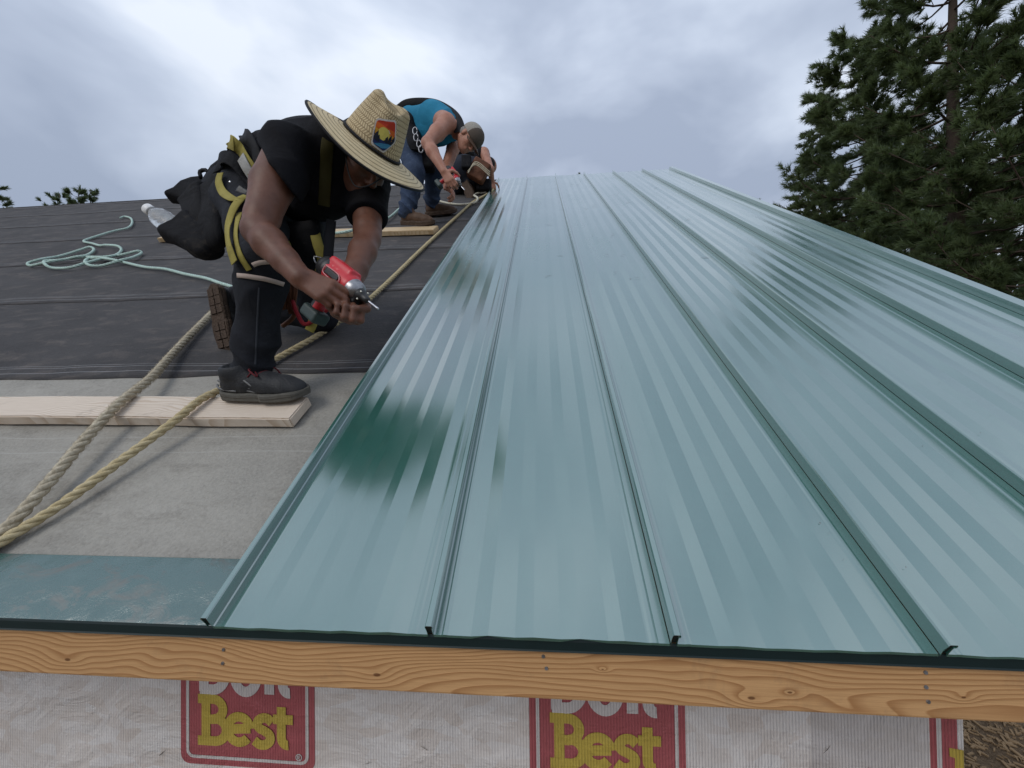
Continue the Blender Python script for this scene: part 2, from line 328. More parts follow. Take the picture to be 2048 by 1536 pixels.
# fascia: one long sawn board with nails
FY = .024; FT, FBt = -.0295, -.121
knots = [(-.302, -.092, .007), (.305, -.093, .008), (.94, -.102, .007), (1.00, -.090, .0045), (1.26, -.085, .004), (.70, -.066, .0025)]
M['fascia'] = wood('orange_fascia_lumber', (.66, .385, .175), (.34, .155, .056), (.12, .045, .016), 0, 2, knots, 15, 2.3, .45)
fb = bmesh.new(); bmesh.ops.create_cube(fb, size=1); bmesh.ops.scale(fb, vec=(URIGHT - ULEFT + .1, .038, FT - FBt), verts=fb.verts); bmesh.ops.translate(fb, vec=((URIGHT + ULEFT) / 2, FY + .019, (FT + FBt) / 2), verts=fb.verts)
fascia = bm_obj('fascia_board', fb, house, M['fascia'], .0035, loc=HL)
nb = bmesh.new(); bmesh.ops.create_cone(nb, cap_ends=True, segments=10, radius1=.0033, radius2=.0029, depth=.002); nme = bpy.data.meshes.new('nail'); nb.to_mesh(nme); nb.free(); nme.materials.append(M['nail'])
for (u, z) in [(.015, -.060), (.013, -.085), (.60, -.048), (.605, -.068), (1.205, -.048), (1.205, -.071), (1.208, -.094), (-.62, -.055), (-.62, -.09), (1.80, -.06), (1.80, -.09)]:
    o = link('nail', nme, fascia); o.location = (u, FY - .0006, z); o.rotation_euler = (math.pi / 2 + rng.uniform(-.2, .2), 0, rng.uniform(-.2, .2))
V, Fc = quadbox(ULEFT, URIGHT, FY + .04, WALLY, FBt + .004, FBt + .014); link('soffit_board', mesh('soffit_board', V, Fc), house, M['osb'], HL)
# roof deck in roof coordinates, turned to the slope
def slab(u0, u1, v0, v1, h0, h1): return quadbox(u0, u1, v0, v1, h0, h1)
V, Fc = slab(ULEFT, URIGHT, .03, RIDGE, -.048, -.034)
deck = link('roof_deck', mesh('roof_deck', V, Fc), house, M['osb'], HL); deck.rotation_euler = (SLOPE, 0, 0)
V, Fc = quadbox(ULEFT, URIGHT, RY, RY + .01, -1, 0)
# the slope behind the ridge
bk = [(ULEFT, RY - .01, RZ - .03), (URIGHT, RY - .01, RZ - .03), (URIGHT, 2 * RY, -.03), (ULEFT, 2 * RY, -.03)]
rear = link('rear_roof_slope', mesh('rear_roof_slope', bk + [(a, b, c - .05) for a, b, c in bk], [(0, 1, 2, 3), (7, 6, 5, 4), (0, 4, 5, 1), (1, 5, 6, 2), (2, 6, 7, 3), (3, 7, 4, 0)]), house, M['felt_black'], HL)
# underlayment courses: separate lapped sheets with wrinkles
LAPS = [.06, .862, 1.69, 2.53, 3.37, 4.21, 5.05, 5.86]
def wob(u, s): return .010 * np.sin(1.9 * u + s) + .006 * np.sin(5.3 * u + 2.1 * s) + .003 * np.sin(13 * u + s * 5)
def felt_lines(src, name, lines, col, kk):
    mt = src.copy(); mt.name = name; t = mt.node_tree; b = t.nodes['Principled BSDF']; old = b.inputs['Base Color'].links[0].from_socket
    tc_ = t.nodes.new('ShaderNodeTexCoord'); sp = t.nodes.new('ShaderNodeSeparateXYZ'); t.links.new(tc_.outputs['Object'], sp.inputs[0])
    nz = t.nodes.new('ShaderNodeTexNoise'); nz.inputs['Scale'].default_value = 1.7; nz.inputs['Detail'].default_value = 3; t.links.new(tc_.outputs['Object'], nz.inputs['Vector'])
    nz2 = t.nodes.new('ShaderNodeTexNoise'); nz2.inputs['Scale'].default_value = 7; nz2.inputs['Detail'].default_value = 4; t.links.new(tc_.outputs['Object'], nz2.inputs['Vector'])
    def mth(op, a, c):
        n = t.nodes.new('ShaderNodeMath'); n.operation = op
        for i, v in enumerate((a, c)):
            if isinstance(v, (int, float)): n.inputs[i].default_value = v
            else: t.links.new(v, n.inputs[i])
        return n.outputs[0]
    yy = mth('ADD', sp.outputs[1], mth('MULTIPLY', mth('SUBTRACT', nz.outputs[0], .5), .03)); tot = None
    for (p, wd) in lines:
        k = mth('LESS_THAN', mth('ABSOLUTE', mth('SUBTRACT', yy, p), 0), wd); tot = k if tot is None else mth('MAXIMUM', tot, k)
    tot = mth('MULTIPLY', tot, mth('MULTIPLY', nz2.outputs[0], kk)); mx_ = t.nodes.new('ShaderNodeMix'); mx_.data_type = 'RGBA'
    t.links.new(tot, mx_.inputs[0]); t.links.new(old, mx_.inputs[6]); mx_.inputs[7].default_value = (*col, 1); t.links.new(mx_.outputs[2], b.inputs['Base Color']); return mt
FBL = felt_lines(M['felt_black'], 'black_underlayment_lined', [(.045, .0016), (.085, .0013), (.100, .0010)], (.36, .36, .37), 1.1)
FGL = felt_lines(M['felt_grey'], 'grey_underlayment_lined', [(.40, .0022), (.463, .0022)], (.40, .385, .35), .9)
for k in range(len(LAPS)):
    v0 = LAPS[k]; v1 = min((LAPS[k + 1] + .10) if k + 1 < len(LAPS) else RIDGE, RIDGE); nu, nv = 420, 26
    U = np.linspace(ULEFT, .16, nu) if k else np.linspace(-6, .16, nu); T = np.linspace(0, 1, nv); uu, tt = np.meshgrid(U, T)
    edge = wob(uu, 1.7 * k) * (1 - tt) if k else 0 * uu
    vv = v0 + (v1 - v0) * tt + edge
    wr = .0016 * np.sin(3.1 * uu + 4.4 * vv + 2 * np.sin(1.3 * vv)) + .0013 * np.sin(9 * uu - 6 * vv + 2.5 * np.sin(2 * uu)) + .0008 * np.sin(23 * uu + 11 * vv + 3 * np.sin(3 * vv))
    lift = .0016 * np.maximum(0, np.sin(2.3 * uu + k)) * np.exp(-tt * 22)
    hh = -.0250 - .0024 * tt + (wr * 1.1 + lift * .3)
    Vv = np.stack([uu, vv - v0, hh], -1).reshape(-1, 3); i = (np.arange(nv - 1)[:, None] * nu + np.arange(nu - 1)[None]).ravel()
    Fq = np.stack([i, i + 1, i + nu + 1, i + nu], -1)
    o = link('underlayment_sheet', fastmesh('underlayment_sheet', Vv, Fq), deck, FBL if k else FGL); o.location = (0, v0, 0)
    sol = o.modifiers.new('thick', 'SOLIDIFY'); sol.thickness = .0016; sol.offset = -1
# eave flashing
V = [(ULEFT, .135, -.0195), (.05, .135, -.0195), (.05, .006, -.0195), (ULEFT, .006, -.0195)]
nu = 160; U = np.linspace(-6, .10, nu); prof = [(.136, -.0205), (.134, -.0190), (.07, -.0192), (.012, -.0194), (.006, -.0200)]
Vv = [(u, v + (.0015 * math.sin(2.1 * u + .4) if j == 1 else 0), h) for j, (v, h) in enumerate(prof) for u in U]
Fq = [(j * nu + i, (j + 1) * nu + i, (j + 1) * nu + i + 1, j * nu + i + 1) for j in range(len(prof) - 1) for i in range(nu - 1)]
link('eave_flashing', mesh('eave_flashing', Vv, [f[::-1] for f in Fq], True), deck, M['flash'])
# turned-down face of the flashing (vertical, so in house axes)
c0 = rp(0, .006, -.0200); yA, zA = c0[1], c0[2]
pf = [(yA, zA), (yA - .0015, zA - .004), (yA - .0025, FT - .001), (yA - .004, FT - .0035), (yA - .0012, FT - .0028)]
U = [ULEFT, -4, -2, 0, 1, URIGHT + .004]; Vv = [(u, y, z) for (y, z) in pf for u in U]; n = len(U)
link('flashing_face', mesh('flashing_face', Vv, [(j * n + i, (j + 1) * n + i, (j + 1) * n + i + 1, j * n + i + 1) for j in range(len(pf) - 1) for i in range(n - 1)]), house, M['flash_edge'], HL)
# standing seam panels, one mesh each: rib, clip bead, striated pan, hem at the eave
H0 = -.015
def panel(i):
    r = random.Random(40 + i); pr = [(-.0035, H0 + .001), (-.0040, H0 + .012), (-.0042, .0125), (-.0020, .0152), (.0070, .0152), (.0088, .0130), (.0084, .0075), (.0064, .0065), (.0066, H0 + .002), (.0090, H0)]
    pr += [(.020, H0), (.023, H0 + .0008), (.028, H0 + .0008), (.031, H0)]
    # alternate raised strips whose faces tip a little one way or the other
    edges = [.031, .072, .104, .146, .178, .222, .254, .300, .332, .366]
    hh, lst = H0, [(edges[0], H0)]
    for j in range(len(edges) - 1):            # shallow strips that tip alternately, as rolled striations do
        b = edges[j + 1] + (r.uniform(-.004, .004) if j < len(edges) - 2 else 0); hh += (b - lst[-1][0]) * (.125 if j % 2 else -.10) * r.uniform(.3, 1.2); lst.append((b, hh))
    tr = (lst[-1][1] - H0) / (lst[-1][0] - lst[0][0]); pr += [(a, h - tr * (a - lst[0][0])) for a, h in lst]
    pr += [(.369, H0), (.374, H0 + .0008), (.380, H0 + .0008), (.384, H0), (W - .0045, H0)]
    P = np.array(pr); nv = 34; vv = np.linspace(.003, RIDGE - .01, nv); Vv = []
    ph = r.uniform(0, 6)
    for v in vv:
        pan = np.where((P[:, 0] > .012) & (P[:, 0] < W - .012), np.sin((P[:, 0] - .012) / (W - .024) * math.pi), 0)
        wv = .0010 * math.sin(3.1 * v + ph) + .0007 * math.sin(7.3 * v + 2 * ph)
        Vv.append(np.stack([P[:, 0], np.full(len(P), v), P[:, 1] + pan * wv], 1))
    # hem: the pan edge folds down over the flashing
    hem = np.stack([P[:, 0], np.full(len(P), .001), np.minimum(P[:, 1], H0 + .001) - .0035], 1); keep = P[:, 1] < H0 + .003
    hem[~keep, 1] = .003; hem[~keep, 2] = P[~keep, 1] - .0005
    Vv = np.vstack([hem] + Vv); n = len(P)
    k = (np.arange(nv)[:, None] * n + np.arange(n - 1)[None]).ravel()
    me = fastmesh('roof_panel', Vv, np.stack([k, k + 1, k + n + 1, k + n], -1), False); o = link('roof_panel', me, deck, M['steel']); o.location = (i * W, 0, 0)
    s = o.modifiers.new('thick', 'SOLIDIFY'); s.thickness = .0007; s.offset = -1
    # folded closure at the end of the rib
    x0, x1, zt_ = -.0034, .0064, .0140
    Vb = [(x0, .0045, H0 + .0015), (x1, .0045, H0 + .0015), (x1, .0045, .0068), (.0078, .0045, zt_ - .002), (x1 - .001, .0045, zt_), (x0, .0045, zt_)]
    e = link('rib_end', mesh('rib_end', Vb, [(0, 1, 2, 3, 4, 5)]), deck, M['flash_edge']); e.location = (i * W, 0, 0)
for i in range(NP): panel(i)
# rake trim closing the far edge of the panels
pr = [(-.030, H0 + .002), (-.0285, .014), (.012, .018), (.014, -.10), (.011, -.10)]; vv = [.002, 2, 4, RIDGE]
Vv = [(URIGHT + a, v, h) for v in vv for a, h in pr]; n = len(pr)
link('rake_trim', mesh('rake_trim', Vv, [(j * n + i, j * n + i + 1, (j + 1) * n + i + 1, (j + 1) * n + i) for j in range(3) for i in range(n - 1)]), deck, M['steel'])
# boot scuffs and grit on the pans: small flat smears
M['scuff'] = plain('grey_scuff', (.12, .13, .125), .7, .2, .4, 90, 0)
r = random.Random(5); VV, FF = [], []
for k in range(170):
    i = r.randrange(NP); u = i * W + r.uniform(.03, W - .03); v = r.choice((r.uniform(.1, 5.8), r.uniform(.02, 2.5))); s = r.uniform(.0006, .0015)
    b = len(VV); VV += [(u - s, v, H0 + .0028), (u, v - s * r.uniform(.6, 1.6), H0 + .0026), (u + s, v, H0 + .0028), (u, v + s, H0 + .0032)]; FF.append((b, b + 1, b + 2, b + 3))
for k in range(46):                              # curved boot scuffs
    i = r.choice((1, 1, 2, 2, 2, 3, 4)); cu = i * W + r.uniform(.08, W - .10); cv_ = r.choice((1.9, 2.7, 3.6, 4.4, 5.2)) + r.uniform(-.25, .25); rad = r.uniform(.02, .055); a0 = r.uniform(.3, 1.6); a1 = a0 + r.uniform(.5, 1.5); wd = r.uniform(.0007, .0018); b = len(VV); n_ = 9
    for q in range(n_):
        a = a0 + (a1 - a0) * q / (n_ - 1); w_ = wd * math.sin(math.pi * (q + .3) / n_); VV += [(cu + (rad - w_) * math.cos(a), cv_ + 1.4 * (rad - w_) * math.sin(a), H0 + .0042), (cu + (rad + w_) * math.cos(a), cv_ + 1.4 * (rad + w_) * math.sin(a), H0 + .0042)]
    FF += [(b + 2 * q, b + 2 * q + 1, b + 2 * q + 3, b + 2 * q + 2) for q in range(n_ - 1)]
o = link('grit', mesh('grit', VV, FF), deck, M['scuff']); o['kind'] = 'stuff'

# ------------------------------------------------------------------ toe boards
def board(name, pa, pb, wid, th, mat, label, h=-.020, skew=.0):
    # pa, pb: lower-edge corners (u, v) of the near long side
    a, b = rp(pa[0], pa[1], h), rp(pb[0], pb[1], h); X = unit(b - a); Z = NRM; Y = np.cross(Z, X); Ln = np.linalg.norm(b - a)
    bm = box_bm(Ln, wid, th); bmesh.ops.subdivide_edges(bm, edges=[e for e in bm.edges if abs((e.verts[0].co - e.verts[1].co).x) > Ln * .5], cuts=24)
    for v in bm.verts: v.co.y += .0012 * math.sin(v.co.x * 17 + v.co.z * 40); v.co.z += .0010 * math.sin(v.co.x * 6)
    bmesh.ops.bevel(bm, geom=[e for e in bm.edges if e.calc_face_angle(0) > .8], offset=.004, segments=2, affect='EDGES')
    o = bm_obj(name, bm, None, mat); c = (a + b) / 2 + Y * wid / 2 + Z * th / 2; frame_obj(o, c, X, Y, Z); tag(o, label, 'plank'); return o
u0, v0_ = uv_of(onroof(588, 856, -.021)); u1, v1_ = uv_of(onroof(0, 850, -.021)); d_ = unit((u0 - u1, v0_ - v1_))
board('wooden_plank', (u0 - 1.9 * d_[0], v0_ - 1.9 * d_[1]), (u0, v0_), .112, .036, M['wood_plank'], 'pale weathered plank on grey underlayment with a black shoe on its end')
u0, v0_ = uv_of(onroof(868, 470, -.021)); u1, v1_ = uv_of(onroof(318, 485, -.021))
board('wooden_plank', (u1, v1_), (u0, v0_), .14, .038, M['wood_plank2'], 'yellowish plank on black underlayment under the brown work boot')

# ------------------------------------------------------------------ ropes: three laid strands each
def ropemat(name, a, b, c):
    g = G(name, .85, .2); n = g.noise(60, 5, .7); f = g.noise(420, 3, .6); col = g.mix(g.ramp(n, [(.35, 0.), (.7, 1.)]), a, b)
    g.set(Base_Color=g.mix(g.ramp(f, [(.5, 0.), (.75, .6)]), col, c)); g.bump(f, .6, .002); return g.m
M['rope_tan'] = ropemat('tan_rope', (.42, .36, .26), (.62, .56, .43), (.22, .19, .14)); M['rope_yellow'] = ropemat('yellow_rope', (.46, .37, .20), (.64, .55, .35), (.24, .19, .11))
M['rope_green'] = ropemat('pale_green_rope', (.36, .50, .43), (.60, .72, .66), (.22, .32, .27)); M['rope_white'] = ropemat('grey_white_rope', (.48, .45, .36), (.70, .67, .55), (.28, .26, .2))
def rope(pts, rad, mat, label, pitch=7.0, step=.006, fuzz=0):
    P = catmull(pts, step); base = P[0].copy(); root = empty('rope', base, label, 'rope'); T, N, B = frames(P)
    s = np.concatenate([[0], np.cumsum(np.linalg.norm(np.diff(P, axis=0), axis=1))]); rs = rad * .56
    for k in range(3):
        a = s / (rad * pitch) * 2 * math.pi + k * 2 * math.pi / 3
        Q = P + (rad * .50) * (np.cos(a)[:, None] * N + np.sin(a)[:, None] * B)
        tube_obj('strand', Q, rs, mat, root, 7, base)
    if fuzz:
        r_ = np.random.default_rng(int(1000 * rad)); n = int(fuzz * s[-1]); idx = r_.integers(0, len(P) - 1, n); a = r_.uniform(0, 6.28, n)
        d = np.cos(a)[:, None] * N[idx] + np.sin(a)[:, None] * B[idx]; t_ = T[idx] * r_.uniform(-1, 1, n)[:, None]
        p0 = P[idx] + d * rad * .95 - base; p1 = p0 + (d * .7 + t_) * r_.uniform(.4, 1.0, n)[:, None] * rad * .9; w_ = np.cross(d, T[idx]) * .0006
        Vf = np.stack([p0 - w_, p0 + w_, p1], 1).reshape(-1, 3); o = link('fuzz', fastmesh('fuzz', Vf, np.arange(3 * n).reshape(-1, 3), False), root, mat); o['kind'] = 'stuff'
    return root
def rr(px, py, r, up=0): return onroof(px, py, -.021 + r + up)
R1 = .0135
rope([rr(-260, 1240, R1), rr(-120, 1150, R1), rr(0, 1068, R1, .004), rr(80, 985, R1, .02), rr(165, 885, R1, .035), rr(235, 810, R1, .044), rr(300, 757, R1, .03), rr(352, 700, R1, .012), rr(405, 645, R1, .004), rr(440, 612, R1), rr(480, 580, R1)], R1, M['rope_tan'], 'frayed tan rope crossing the pale plank up to the sole of a boot', 6.4, .006, 2600)
R2 = .0118
rope([rr(-250, 1270, R2), rr(-110, 1160, R2), rr(0, 1085, R2, .003), rr(120, 1010, R2, .008), rr(250, 915, R2, .026), rr(345, 845, R2, .040), rr(400, 800, R2, .044), rr(445, 778, R2, .03), rr(500, 748, R2, .008), rr(555, 716, R2, .002), rr(640, 668, R2, .002), rr(715, 617, R2, .004), rr(770, 570, R2, .002), rr(850, 492, R2), rr(915, 432, R2), rr(945, 405, R2), rr(968, 392, R2), rr(985, 381, R2), rr(990, 372, R2)], R2, M['rope_yellow'], 'long yellow twisted rope running under the black shoe beside the green panels', 6.8, .006, 900)
R3 = .0100
coil = [(240, 436), (250, 433), (262, 437), (264, 447), (255, 456), (228, 462), (195, 472), (168, 482), (185, 487), (200, 491), (212, 490), (235, 492), (243, 500), (232, 510), (205, 514), (170, 514), (135, 518), (95, 524), (62, 531), (57, 526), (80, 519), (120, 512), (160, 500), (180, 494), (188, 500), (175, 510), (150, 514), (120, 520), (90, 522), (92, 530), (108, 536), (140, 535), (175, 525), (215, 515), (250, 508), (276, 502), (283, 506), (268, 514), (240, 521), (205, 531), (182, 531), (170, 524), (178, 517), (200, 516), (225, 519), (250, 525), (290, 534), (330, 538), (370, 548), (410, 556), (440, 566), (468, 575), (500, 590)]
rope([rr(x, y, R3, .004 + .016 * ((i * 7) % 3) / 2 * (8 < i < 46)) for i, (x, y) in enumerate(coil)], R3, M['rope_green'], 'pale green rope lying in loose coils on black underlayment', 6.5, .007)
rope([rr(605, 492, .013, .05), rr(640, 470, .013, .02), rr(700, 462, .013, .05), rr(770, 440, .013, .012), rr(800, 417, .013), rr(825, 400, .013)], .0115, M['rope_green'], 'pale green rope stretched behind the straw hatted worker above the yellowish plank', 6.5, .01)
rope([rr(878, 402, .009), rr(900, 407, .009), rr(925, 409, .009), rr(950, 405, .010, .01), rr(955, 396, .01, .02), rr(948, 390, .01, .01), rr(958, 386, .01, .01), rr(975, 384, .01, .01), rr(986, 374, .01), rr(985, 362, .01)], .0115, M['rope_white'], 'grey white rope looped beside the topmost worker\'s boot', 6.5, .012)

# ------------------------------------------------------------------ trees
def ground_pt(px, d): p = at(px, 768, d); p[2] = GZ; return p
def needles(tp, td, nper, ln, wd, spread, seed):
    r_ = np.random.default_rng(seed); n = len(tp); tp = np.repeat(tp, nper, 0); td = np.repeat(td, nper, 0)
    d = r_.normal(size=tp.shape); d /= np.linalg.norm(d, axis=1)[:, None]; d = d * spread + td; d /= np.linalg.norm(d, axis=1)[:, None]
    l = ln * r_.uniform(.65, 1.1, (len(tp), 1)); s = np.cross(d, r_.normal(size=d.shape)); s /= np.linalg.norm(s, axis=1)[:, None]; s *= wd
    p0 = tp - td * r_.uniform(0, .7, (len(tp), 1)) * ln
    return np.stack([p0 - s, p0 + s, p0 + d * l], 1).reshape(-1, 3)
def conifer(name, base, height, radius, label, mat, seed, crown0=.18, nb=90, twigs=9, tufts=3, nper=34, ln=.19, wd=.011, trunk_r=.24, style='pine', spread=.8, lean=(0, 0), power=.75, group=None, top=1.0, zmin=None):
    r_ = random.Random(seed); root = empty(name, base, label, 'tree', group); base = np.asarray(base)
    def trunk_at(t): return np.array([lean[0] * t * height + .12 * math.sin(3 * t + seed), lean[1] * t * height + .12 * math.sin(4 * t + 2 * seed), t * height])
    ts = np.linspace(0, 1, 26); P = np.array([trunk_at(t) for t in ts]); V, F = tube(P, np.maximum(trunk_r * (1 - ts) ** .85, .02), 9); Vs, Fs, off = [V], [F], len(V)
    tp, td = [], []
    for b in range(nb):
        t = crown0 + (1 - crown0) * ((b + r_.random()) / nb) ** .95; t = min(t, .995)
        if zmin is not None and base[2] + t * height < zmin: continue
        prof = (1 - (t - crown0) / (1 - crown0)) ** power if style == 'fir' else (math.sin(math.pi * (.16 + .80 * (t - crown0) / (1 - crown0))) ** .7)
        ln_b = radius * max(.10, prof) * r_.uniform(.60, 1.12); az = b * 2.399 + r_.uniform(-.5, .5); d = np.array([math.cos(az), math.sin(az), 0]); p0 = trunk_at(t)
        rise = (r_.uniform(-.10, .25) + .55 * max(0, t - .6)) if style == 'pine' else r_.uniform(-.35, -.05) + .5 * max(0, t - .6)
        m_ = 7; q = []
        sw = r_.uniform(-.25, .25)
        for i in range(m_):
            s_ = i / (m_ - 1); side = np.array([-d[1], d[0], 0])
            q.append(p0 + d * ln_b * s_ + side * sw * ln_b * s_ * s_ + np.array([0, 0, 1]) * ln_b * (rise * s_ + (.28 if style == 'pine' else .12) * s_ ** 2.2 - .12 * math.sin(math.pi * s_)))
        q = np.array(q); V, F = tube(q, np.linspace(max(.016, trunk_r * .22 * (1 - t) + .016), .007, m_), 5); Vs.append(V); Fs.append(F + off); off += len(V)
        k = max(3, int(twigs * (.35 + ln_b / radius)))
        for j in range(k):
            s_ = 1.0 if j == 0 else r_.uniform(.30 if style == 'pine' else .12, 1.0); i = min(int(s_ * (m_ - 1)), m_ - 2); f_ = s_ * (m_ - 1) - i; p = q[i] * (1 - f_) + q[i + 1] * f_
            ang = r_.uniform(-1.15, 1.15); dd = np.array([d[0] * math.cos(ang) - d[1] * math.sin(ang), d[0] * math.sin(ang) + d[1] * math.cos(ang), r_.uniform(-.15, .65) if style == 'pine' else r_.uniform(-.4, .15)]); dd /= np.linalg.norm(dd)
            tl = ln_b * r_.uniform(.10, .27) * (1.15 - .45 * s_) + .10; e = p + dd * tl; V, F = tube(np.array([p, (p + e) / 2 - np.array([0, 0, .03 * tl]), e]), [.009, .007, .004], 4, False); Vs.append(V); Fs.append(F + off); off += len(V)
            for c in range(tufts):
                u_ = 1 - c / tufts * (.85 if style == 'fir' else .7); jit = np.array([r_.gauss(0, 1), r_.gauss(0, 1), r_.gauss(0, 1)]) * (.07 if style == 'pine' else .05) * (c > 0)
                tp.append(p + (e - p) * u_ + jit); x = dd + np.array([0, 0, .35 if style == 'pine' else 0]) + jit * 3; td.append(x / np.linalg.norm(x))
    link('trunk', mesh('trunk', np.vstack(Vs), faces_of(np.vstack(Fs)), True), root, M['bark'])
    Vn = needles(np.array(tp), np.array(td), nper, ln, wd, spread, seed); link('crown', fastmesh('crown', Vn, np.arange(len(Vn)).reshape(-1, 3), False), root, mat)
    return root
conifer('pine_tree', ground_pt(1938, 10.5), 18.5, 2.7, 'tall open pine with thick bare-limbed trunk beyond the rake edge of the roof', M['pine'], 3, .12, 125, 15, 4, 40, .22, .010, .27, power=.6, lean=(.004, 0))
conifer('pine_tree', ground_pt(1765, 13.5), 15.4, 2.6, 'bushy pointed pine standing between the tall open pine and the finer fir', M['pine'], 8, .10, 125, 13, 4, 36, .23, .011, .2, lean=(-.012, 0))
conifer('fir_tree', ground_pt(1662, 17), 15.2, 3.2, 'finely twigged fir with drooping sprays beside the bushy pine', M['fir'], 21, .08, 170, 16, 5, 16, .15, .013, .18, 'fir', 1.1, power=.62)
conifer('pine_tree', ground_pt(2130, 9.0), 11.5, 3.6, 'leaning pine whose limbs reach over the lower rake trim', M['pine'], 14, .10, 90, 14, 4, 38, .21, .010, .2, lean=(.01, 0))
conifer('pine_tree', ground_pt(1835, 21), 16.0, 4.5, 'dense dark pine filling the gap behind the tall open pine', M['pine_dark'], 33, .06, 130, 13, 4, 26, .28, .018, .25)
conifer('pine_tree', ground_pt(2060, 24), 17.0, 5.0, 'broad dark pine far behind the leaning pine', M['pine_dark'], 35, .06, 120, 13, 4, 26, .30, .020, .25)
conifer('pine_tree', ground_pt(1745, 26), 13.0, 3.8, 'low dark pine behind the fir and bushy pine', M['pine_dark'], 37, .06, 110, 12, 4, 24, .30, .020, .25)
for (px_, ytop, d, lb, sd) in [(150, 374, 34, 'far pine whose round top shows over the black ridge by the coiled rope', 5), (-8, 372, 36, 'far pine tip at the outer end of the black ridge', 6), (1521, 396, 40, 'far pine tip just clearing the green rake trim', 9), (752, 352, 38, 'far pine seen in the gap under the straw hat brim', 12), (1172, 344, 60, 'far pine tip touching a green panel seam at the ridge', 15), (1112, 348, 62, 'farther pine tip beside the panel ridge', 18), (182, 380, 35, 'slim far pine beside the round topped pine over the ridge', 19), (120, 384, 36, 'short far pine on the outer side of the round topped pine', 20)]:
    z = at(px_, ytop, d)[2]; conifer('pine_tree', ground_pt(px_, d), z - GZ, 1.7 if px_ != 1521 else 1.2, lb, M['pine_dark'], sd, .5, 44, 7, 3, 16, .34, .03, .2, group='far pines beyond the ridge', zmin=GZ + (z - GZ) * .55)
# wood debris on the dirt past the wall corner
r_ = np.random.default_rng(4); n = 9000; c = np.stack([r_.uniform(1.5, 5, n), r_.uniform(-1., 4, n), np.full(n, GZ + .006)], 1); a = r_.uniform(0, 6.28, n); ln_ = r_.uniform(.006, .040, n); d = np.stack([np.cos(a), np.sin(a), r_.uniform(-.2, .2, n)], 1) * ln_[:, None]; s = np.stack([-np.sin(a), np.cos(a), 0 * a], 1) * (ln_ * r_.uniform(.12, .4, n))[:, None]
Vc = np.stack([c - d - s, c + d - s * .6, c + d + s, c - d + s * .7], 1); Vt = Vc + np.array([0, 0, .012]); Va = np.concatenate([Vc, Vt], 1).reshape(-1, 3); b = np.arange(n)[:, None] * 8
Fa = np.concatenate([b + np.array(q)[None] for q in ((4, 5, 6, 7), (0, 1, 5, 4), (1, 2, 6, 5), (2, 3, 7, 6), (3, 0, 4, 7))]); o = link('wood_chips', fastmesh('wood_chips', Va, Fa, False), None, M['chip']); tag(o, 'splintered wood chips strewn over the dirt past the wall corner', 'wood chips', kind='stuff')
# ------------------------------------------------------------------ figures: smooth blended volumes turned into one skin
from mathutils.bvhtree import BVHTree
def basis(X, Z):
    X = unit(X); Z = np.asarray(Z, float); Z = unit(Z - X * (Z @ X)); return X, np.cross(Z, X), Z
def cap(p0, r0, p1, r1): return ('c', np.asarray(p0, float), r0, np.asarray(p1, float), r1)
def ell(c, rad, X, Z): return ('e', np.asarray(c, float), np.asarray(rad, float), np.array(basis(X, Z)))
def rbox(c, half, X, Z, rd): return ('b', np.asarray(c, float), np.asarray(half, float), np.array(basis(X, Z)), rd)
def chain(pts): return [cap(a[0], a[1], b[0], b[1]) for a, b in zip(pts[:-1], pts[1:])]
def field(pr, P):
    if pr[0] == 'c':
        _, a, ra, b, rb = pr; ab = b - a; t = np.clip(((P - a) @ ab) / (ab @ ab + 1e-9), 0, 1); return np.linalg.norm(P - a - t[..., None] * ab, axis=-1) - (ra + (rb - ra) * t)
    if pr[0] == 'e':
        _, c, r, B = pr; q = (P - c) @ B.T; k0 = np.linalg.norm(q / r, axis=-1); k1 = np.linalg.norm(q / (r * r), axis=-1) + 1e-9; return k0 * (k0 - 1) / k1
    _, c, h, B, rd = pr; q = np.abs((P - c) @ B.T) - (h - rd); return np.linalg.norm(np.maximum(q, 0), axis=-1) + np.minimum(q.max(-1), 0) - rd
def bounds(pr):
    if pr[0] == 'c': r = max(pr[2], pr[4]); return np.minimum(pr[1], pr[3]) - r, np.maximum(pr[1], pr[3]) + r
    r = np.linalg.norm(pr[2]) if pr[0] == 'b' else pr[2].max(); return pr[1] - r, pr[1] + r
